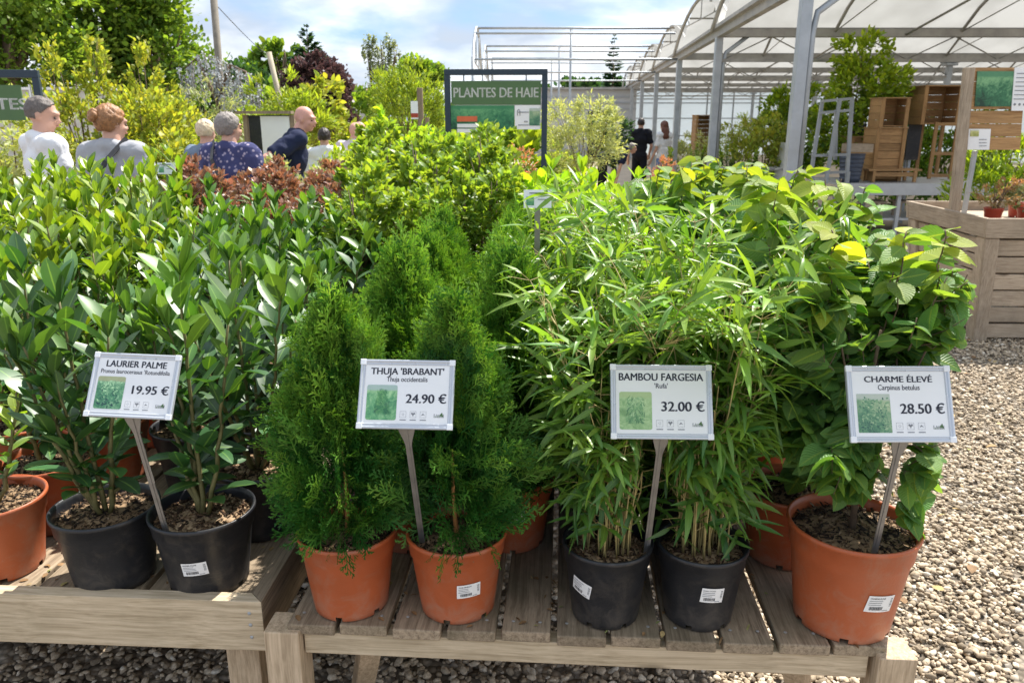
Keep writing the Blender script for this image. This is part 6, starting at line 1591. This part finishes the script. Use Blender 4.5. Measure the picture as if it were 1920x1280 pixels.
# ------------------------------------------------------------------ the big planter box
def planter():
    c = PZ(1825, 641, 0); t = thing('planter_box', 'large weathered timber planter box on the gravel with tapering sides', 'planter', (c.x, c.y, 0), R(-1.5)); S, T, Hh = 1.06, .10, .96
    # corner (0,0) front left at the ground; the box widens by T towards the top
    off = lambda z: -T * z / Hh
    def face_board(z0, z1, side, inset=0.0, th=.022, mat=None, name='board', e0=0.0, e1=0.0):
        a0, a1 = off(z0) + inset, off(z1) + inset; b0, b1 = S - off(z0) - inset, S - off(z1) - inset
        if side == 'front': vs = [(a0 + e0, a0, z0), (b0 - e1, a0, z0), (b0 - e1, a0 + th, z0), (a0 + e0, a0 + th, z0), (a1 + e0, a1, z1), (b1 - e1, a1, z1), (b1 - e1, a1 + th, z1), (a1 + e0, a1 + th, z1)]
        elif side == 'back': vs = [(a0 + e0, b0 - th, z0), (b0 - e1, b0 - th, z0), (b0 - e1, b0, z0), (a0 + e0, b0, z0), (a1 + e0, b1 - th, z1), (b1 - e1, b1 - th, z1), (b1 - e1, b1, z1), (a1 + e0, b1, z1)]
        elif side == 'left': vs = [(a0, a0 + e0, z0), (a0 + th, a0 + e0, z0), (a0 + th, b0 - e1, z0), (a0, b0 - e1, z0), (a1, a1 + e0, z1), (a1 + th, a1 + e0, z1), (a1 + th, b1 - e1, z1), (a1, b1 - e1, z1)]
        else: vs = [(b0 - th, a0 + e0, z0), (b0, a0 + e0, z0), (b0, b0 - e1, z0), (b0 - th, b0 - e1, z0), (b1 - th, a1 + e0, z1), (b1, a1 + e0, z1), (b1, b1 - e1, z1), (b1 - th, b1 - e1, z1)]
        return vs, [(3, 2, 1, 0), (4, 5, 6, 7), (0, 1, 5, 4), (1, 2, 6, 5), (2, 3, 7, 6), (3, 0, 4, 7)]
    names = {'front': plant_x, 'back': plant_x, 'left': plant_y, 'right': plant_y}
    for side, mt in names.items():
        m = MB(); n = 5; z0, z1 = .15, .80; g = (z1 - z0) / n
        for i in range(n):
            v, f = face_board(z0 + g * i + .006, z0 + g * (i + 1) - .006, side, .03, .022, e0=.04, e1=.04); m.add(v, f)
        m.build('side_boards', mt, t, bevel=.003)
        m = MB(); v, f = face_board(.815, .96, side, -.012 if side in ('front', 'back') else -.010, .034, e0=.0 if side in ('front', 'back') else .036, e1=.0 if side in ('front', 'back') else .036); m.add(v, f); m.build('top_board', mt, t, bevel=.004)
    # skid boards near the ground
    m = MB(); v, f = face_board(.03, .13, 'left', .12, .03, e0=.1, e1=.1); m.add(v, f); m.build('lower_board', plant_y, t)
    m = MB(); v, f = face_board(.03, .14, 'front', .03, .022, e0=.05, e1=.05); m.add(v, f); m.build('lower_board', plant_x, t)
    # angled corner posts, each of two boards
    for sx in (0, 1):
        for sy in (0, 1):
            m = MB()
            for ax in (0, 1):
                w_ = .10; d = []
                for z in (0, .81):
                    o = off(z); x = o if not sx else S - o; y = o if not sy else S - o; dx = (1 if not sx else -1); dy = (1 if not sy else -1)
                    if ax == 0: q = [(x, y), (x + dx * w_, y), (x + dx * w_, y + dy * .028), (x, y + dy * .028)]
                    else: q = [(x + dx * .002, y + dy * .030), (x + dx * .028, y + dy * .030), (x + dx * .028, y + dy * (w_ + .03)), (x + dx * .002, y + dy * (w_ + .03))]
                    d += [(a, b, z) for a, b in q]
                fl = [(3, 2, 1, 0), (4, 5, 6, 7), (0, 1, 5, 4), (1, 2, 6, 5), (2, 3, 7, 6), (3, 0, 4, 7)]
                if dx * dy * (1 if ax == 0 else 1) < 0: fl = [tuple(reversed(f)) for f in fl]
                m.add(d, fl)
            m.build('corner_post', plant_z, t, bevel=.003)
    m = MB(); m.box((S / 2, S / 2, .873), (S + .08, S + .08, .02)); m.build('shelf_floor', plant_x, t)
    # sign board on a leaning post at the back left corner
    return c


PC = planter()
DOM = bush_plant(61, [(0, 0, .12, .15, .15, .11), (.06, 0, .18, .09, .09, .07)], 1100, .028, T_NARROW, M_ORANGE, M_BARK, tint=(-.4, .7), up=.9)
DOM2 = bush_plant(62, [(0, 0, .12, .16, .16, .12)], 900, .03, T_OVAL, M_OLIVE, M_BARK, tint=(.1, .6), up=.6)
for i, (px, Y, pl, l) in enumerate(((1862, 5.95, DOM, 'orange-tipped small plant in a red pot on the planter'), (1925, 5.92, DOM2, 'round olive-green plant in a red pot on the planter at the right edge'), (1905, 6.35, DOM, 'orange-tipped small plant in the second line of red pots'))):
    c = PY(px, 400, Y); potted('potted_plant', l, 'potted plant', 'red pots on the planter box', c.x, Y, .885, 'terra14', pl, i * 2.0, (.95, .95, .95))
bg_plant('leafy_shrub', 'green willow-leaved plants behind the planter box', 'shrub', PY(1895, 300, 7.4).x, 7.4, [(0, 0, 1.28, .45, .35, .28), (.35, 0, 1.2, .4, .3, .3), (-.1, 0, .9, .5, .3, .4)], 3200, .085, T_NARROW, M_GH, 231, tint=(.1, .5), up=.9)


def poster_stand():
    Y = 6.35; a, b = PY(1790, 385, Y), PY(1817, 127, Y); t = thing('poster_stand', 'wooden poster stand with a hedge picture and white notices by the planter', 'sign', (a.x, Y, 0))
    lo = a + (a - b) * ((a.z) / (b.z - a.z)); m = MB(); m.bar((lo.x, Y, 0.0), b, .075, .05, up=(0, 1, 0)); m.build('post', plant_z, t, True, bevel=.004)
    def quad(px0, px1, py0, py1, y, th, mat, name, parent=t, nb=1, lean=6):
        m = MB()
        for i in range(nb):
            t0, t1 = py0 + (py1 - py0) * i / nb, py0 + (py1 - py0) * (i + 1) / nb - (.8 if nb > 1 else 0); c = [PY(px0 - (t1 - py0) * .08, t1, y), PY(px1 - (t1 - py0) * .08, t1, y), PY(px1 - (t0 - py0) * .08, t0, y), PY(px0 - (t0 - py0) * .08, t0, y)]
            vs = [v for v in c] + [v + Vector((0, th, 0)) for v in c]; m.add(vs, [(0, 1, 2, 3), (7, 6, 5, 4), (4, 5, 1, 0), (5, 6, 2, 1), (6, 7, 3, 2), (7, 4, 0, 3)])
        return m.build(name, mat, parent, True) if parent is t else m.build(name, mat, parent)
    quad(1812, 1990, 127, 206, Y + .03, .025, crate_x, 'upper_board', nb=3); quad(1808, 1918, 208, 282, Y + .03, .025, crate_x, 'lower_board', nb=3)
    quad(1833, 1903, 134, 200, Y + .018, .006, picture_mat('picture_hedge_leaves', (.004, .04, .02), (.03, .16, .07), (.2, .42, .2), 40, 5, (.05, .2, .1)), 'hedge_picture'); quad(1903, 1965, 127, 208, Y + .010, .008, white_paper, 'notice')
    quad(1817, 1858, 242, 281, Y + .018, .006, white_paper, 'small_notice'); quad(1820, 1836, 244, 256, Y + .014, .003, M_PICY, 'notice_picture')
    m = MB(); mi = Vector((a.x, Y, 0))
    for q in range(7):
        c0, c1 = PY(1908 - q * 1.0, 138 + q * 8, Y), PY(1950, 138 + q * 8, Y); m.box(((c0.x + c1.x) / 2, Y + .008, c0.z), (c1.x - c0.x, .002, .006))
    for q in range(3): c0 = PY(1904 + q * 9, 196, Y); m.ell((c0.x, Y + .008, c0.z), (.010, .003, .010), seg=10, rings=6)
    for q in range(3): c0 = PY(1845, 262 + q * 6, Y); m.box((c0.x, Y + .016, c0.z), (.06, .002, .005))
    m.build('printed_lines', grey_ink, t, True)
    c0, c1 = PY(1828, 283, Y + .1), PY(1812, 385, Y + .1); m = MB(); m.bar((c1.x, Y + .12, .82), c0, .03, .03, up=(0, 1, 0)); m.build('brace', galv, t, True)


M_PICY = picture_mat('picture_yellow', (.2, .25, .05), (.45, .45, .15), (.7, .7, .4), 90, 4)
poster_stand()
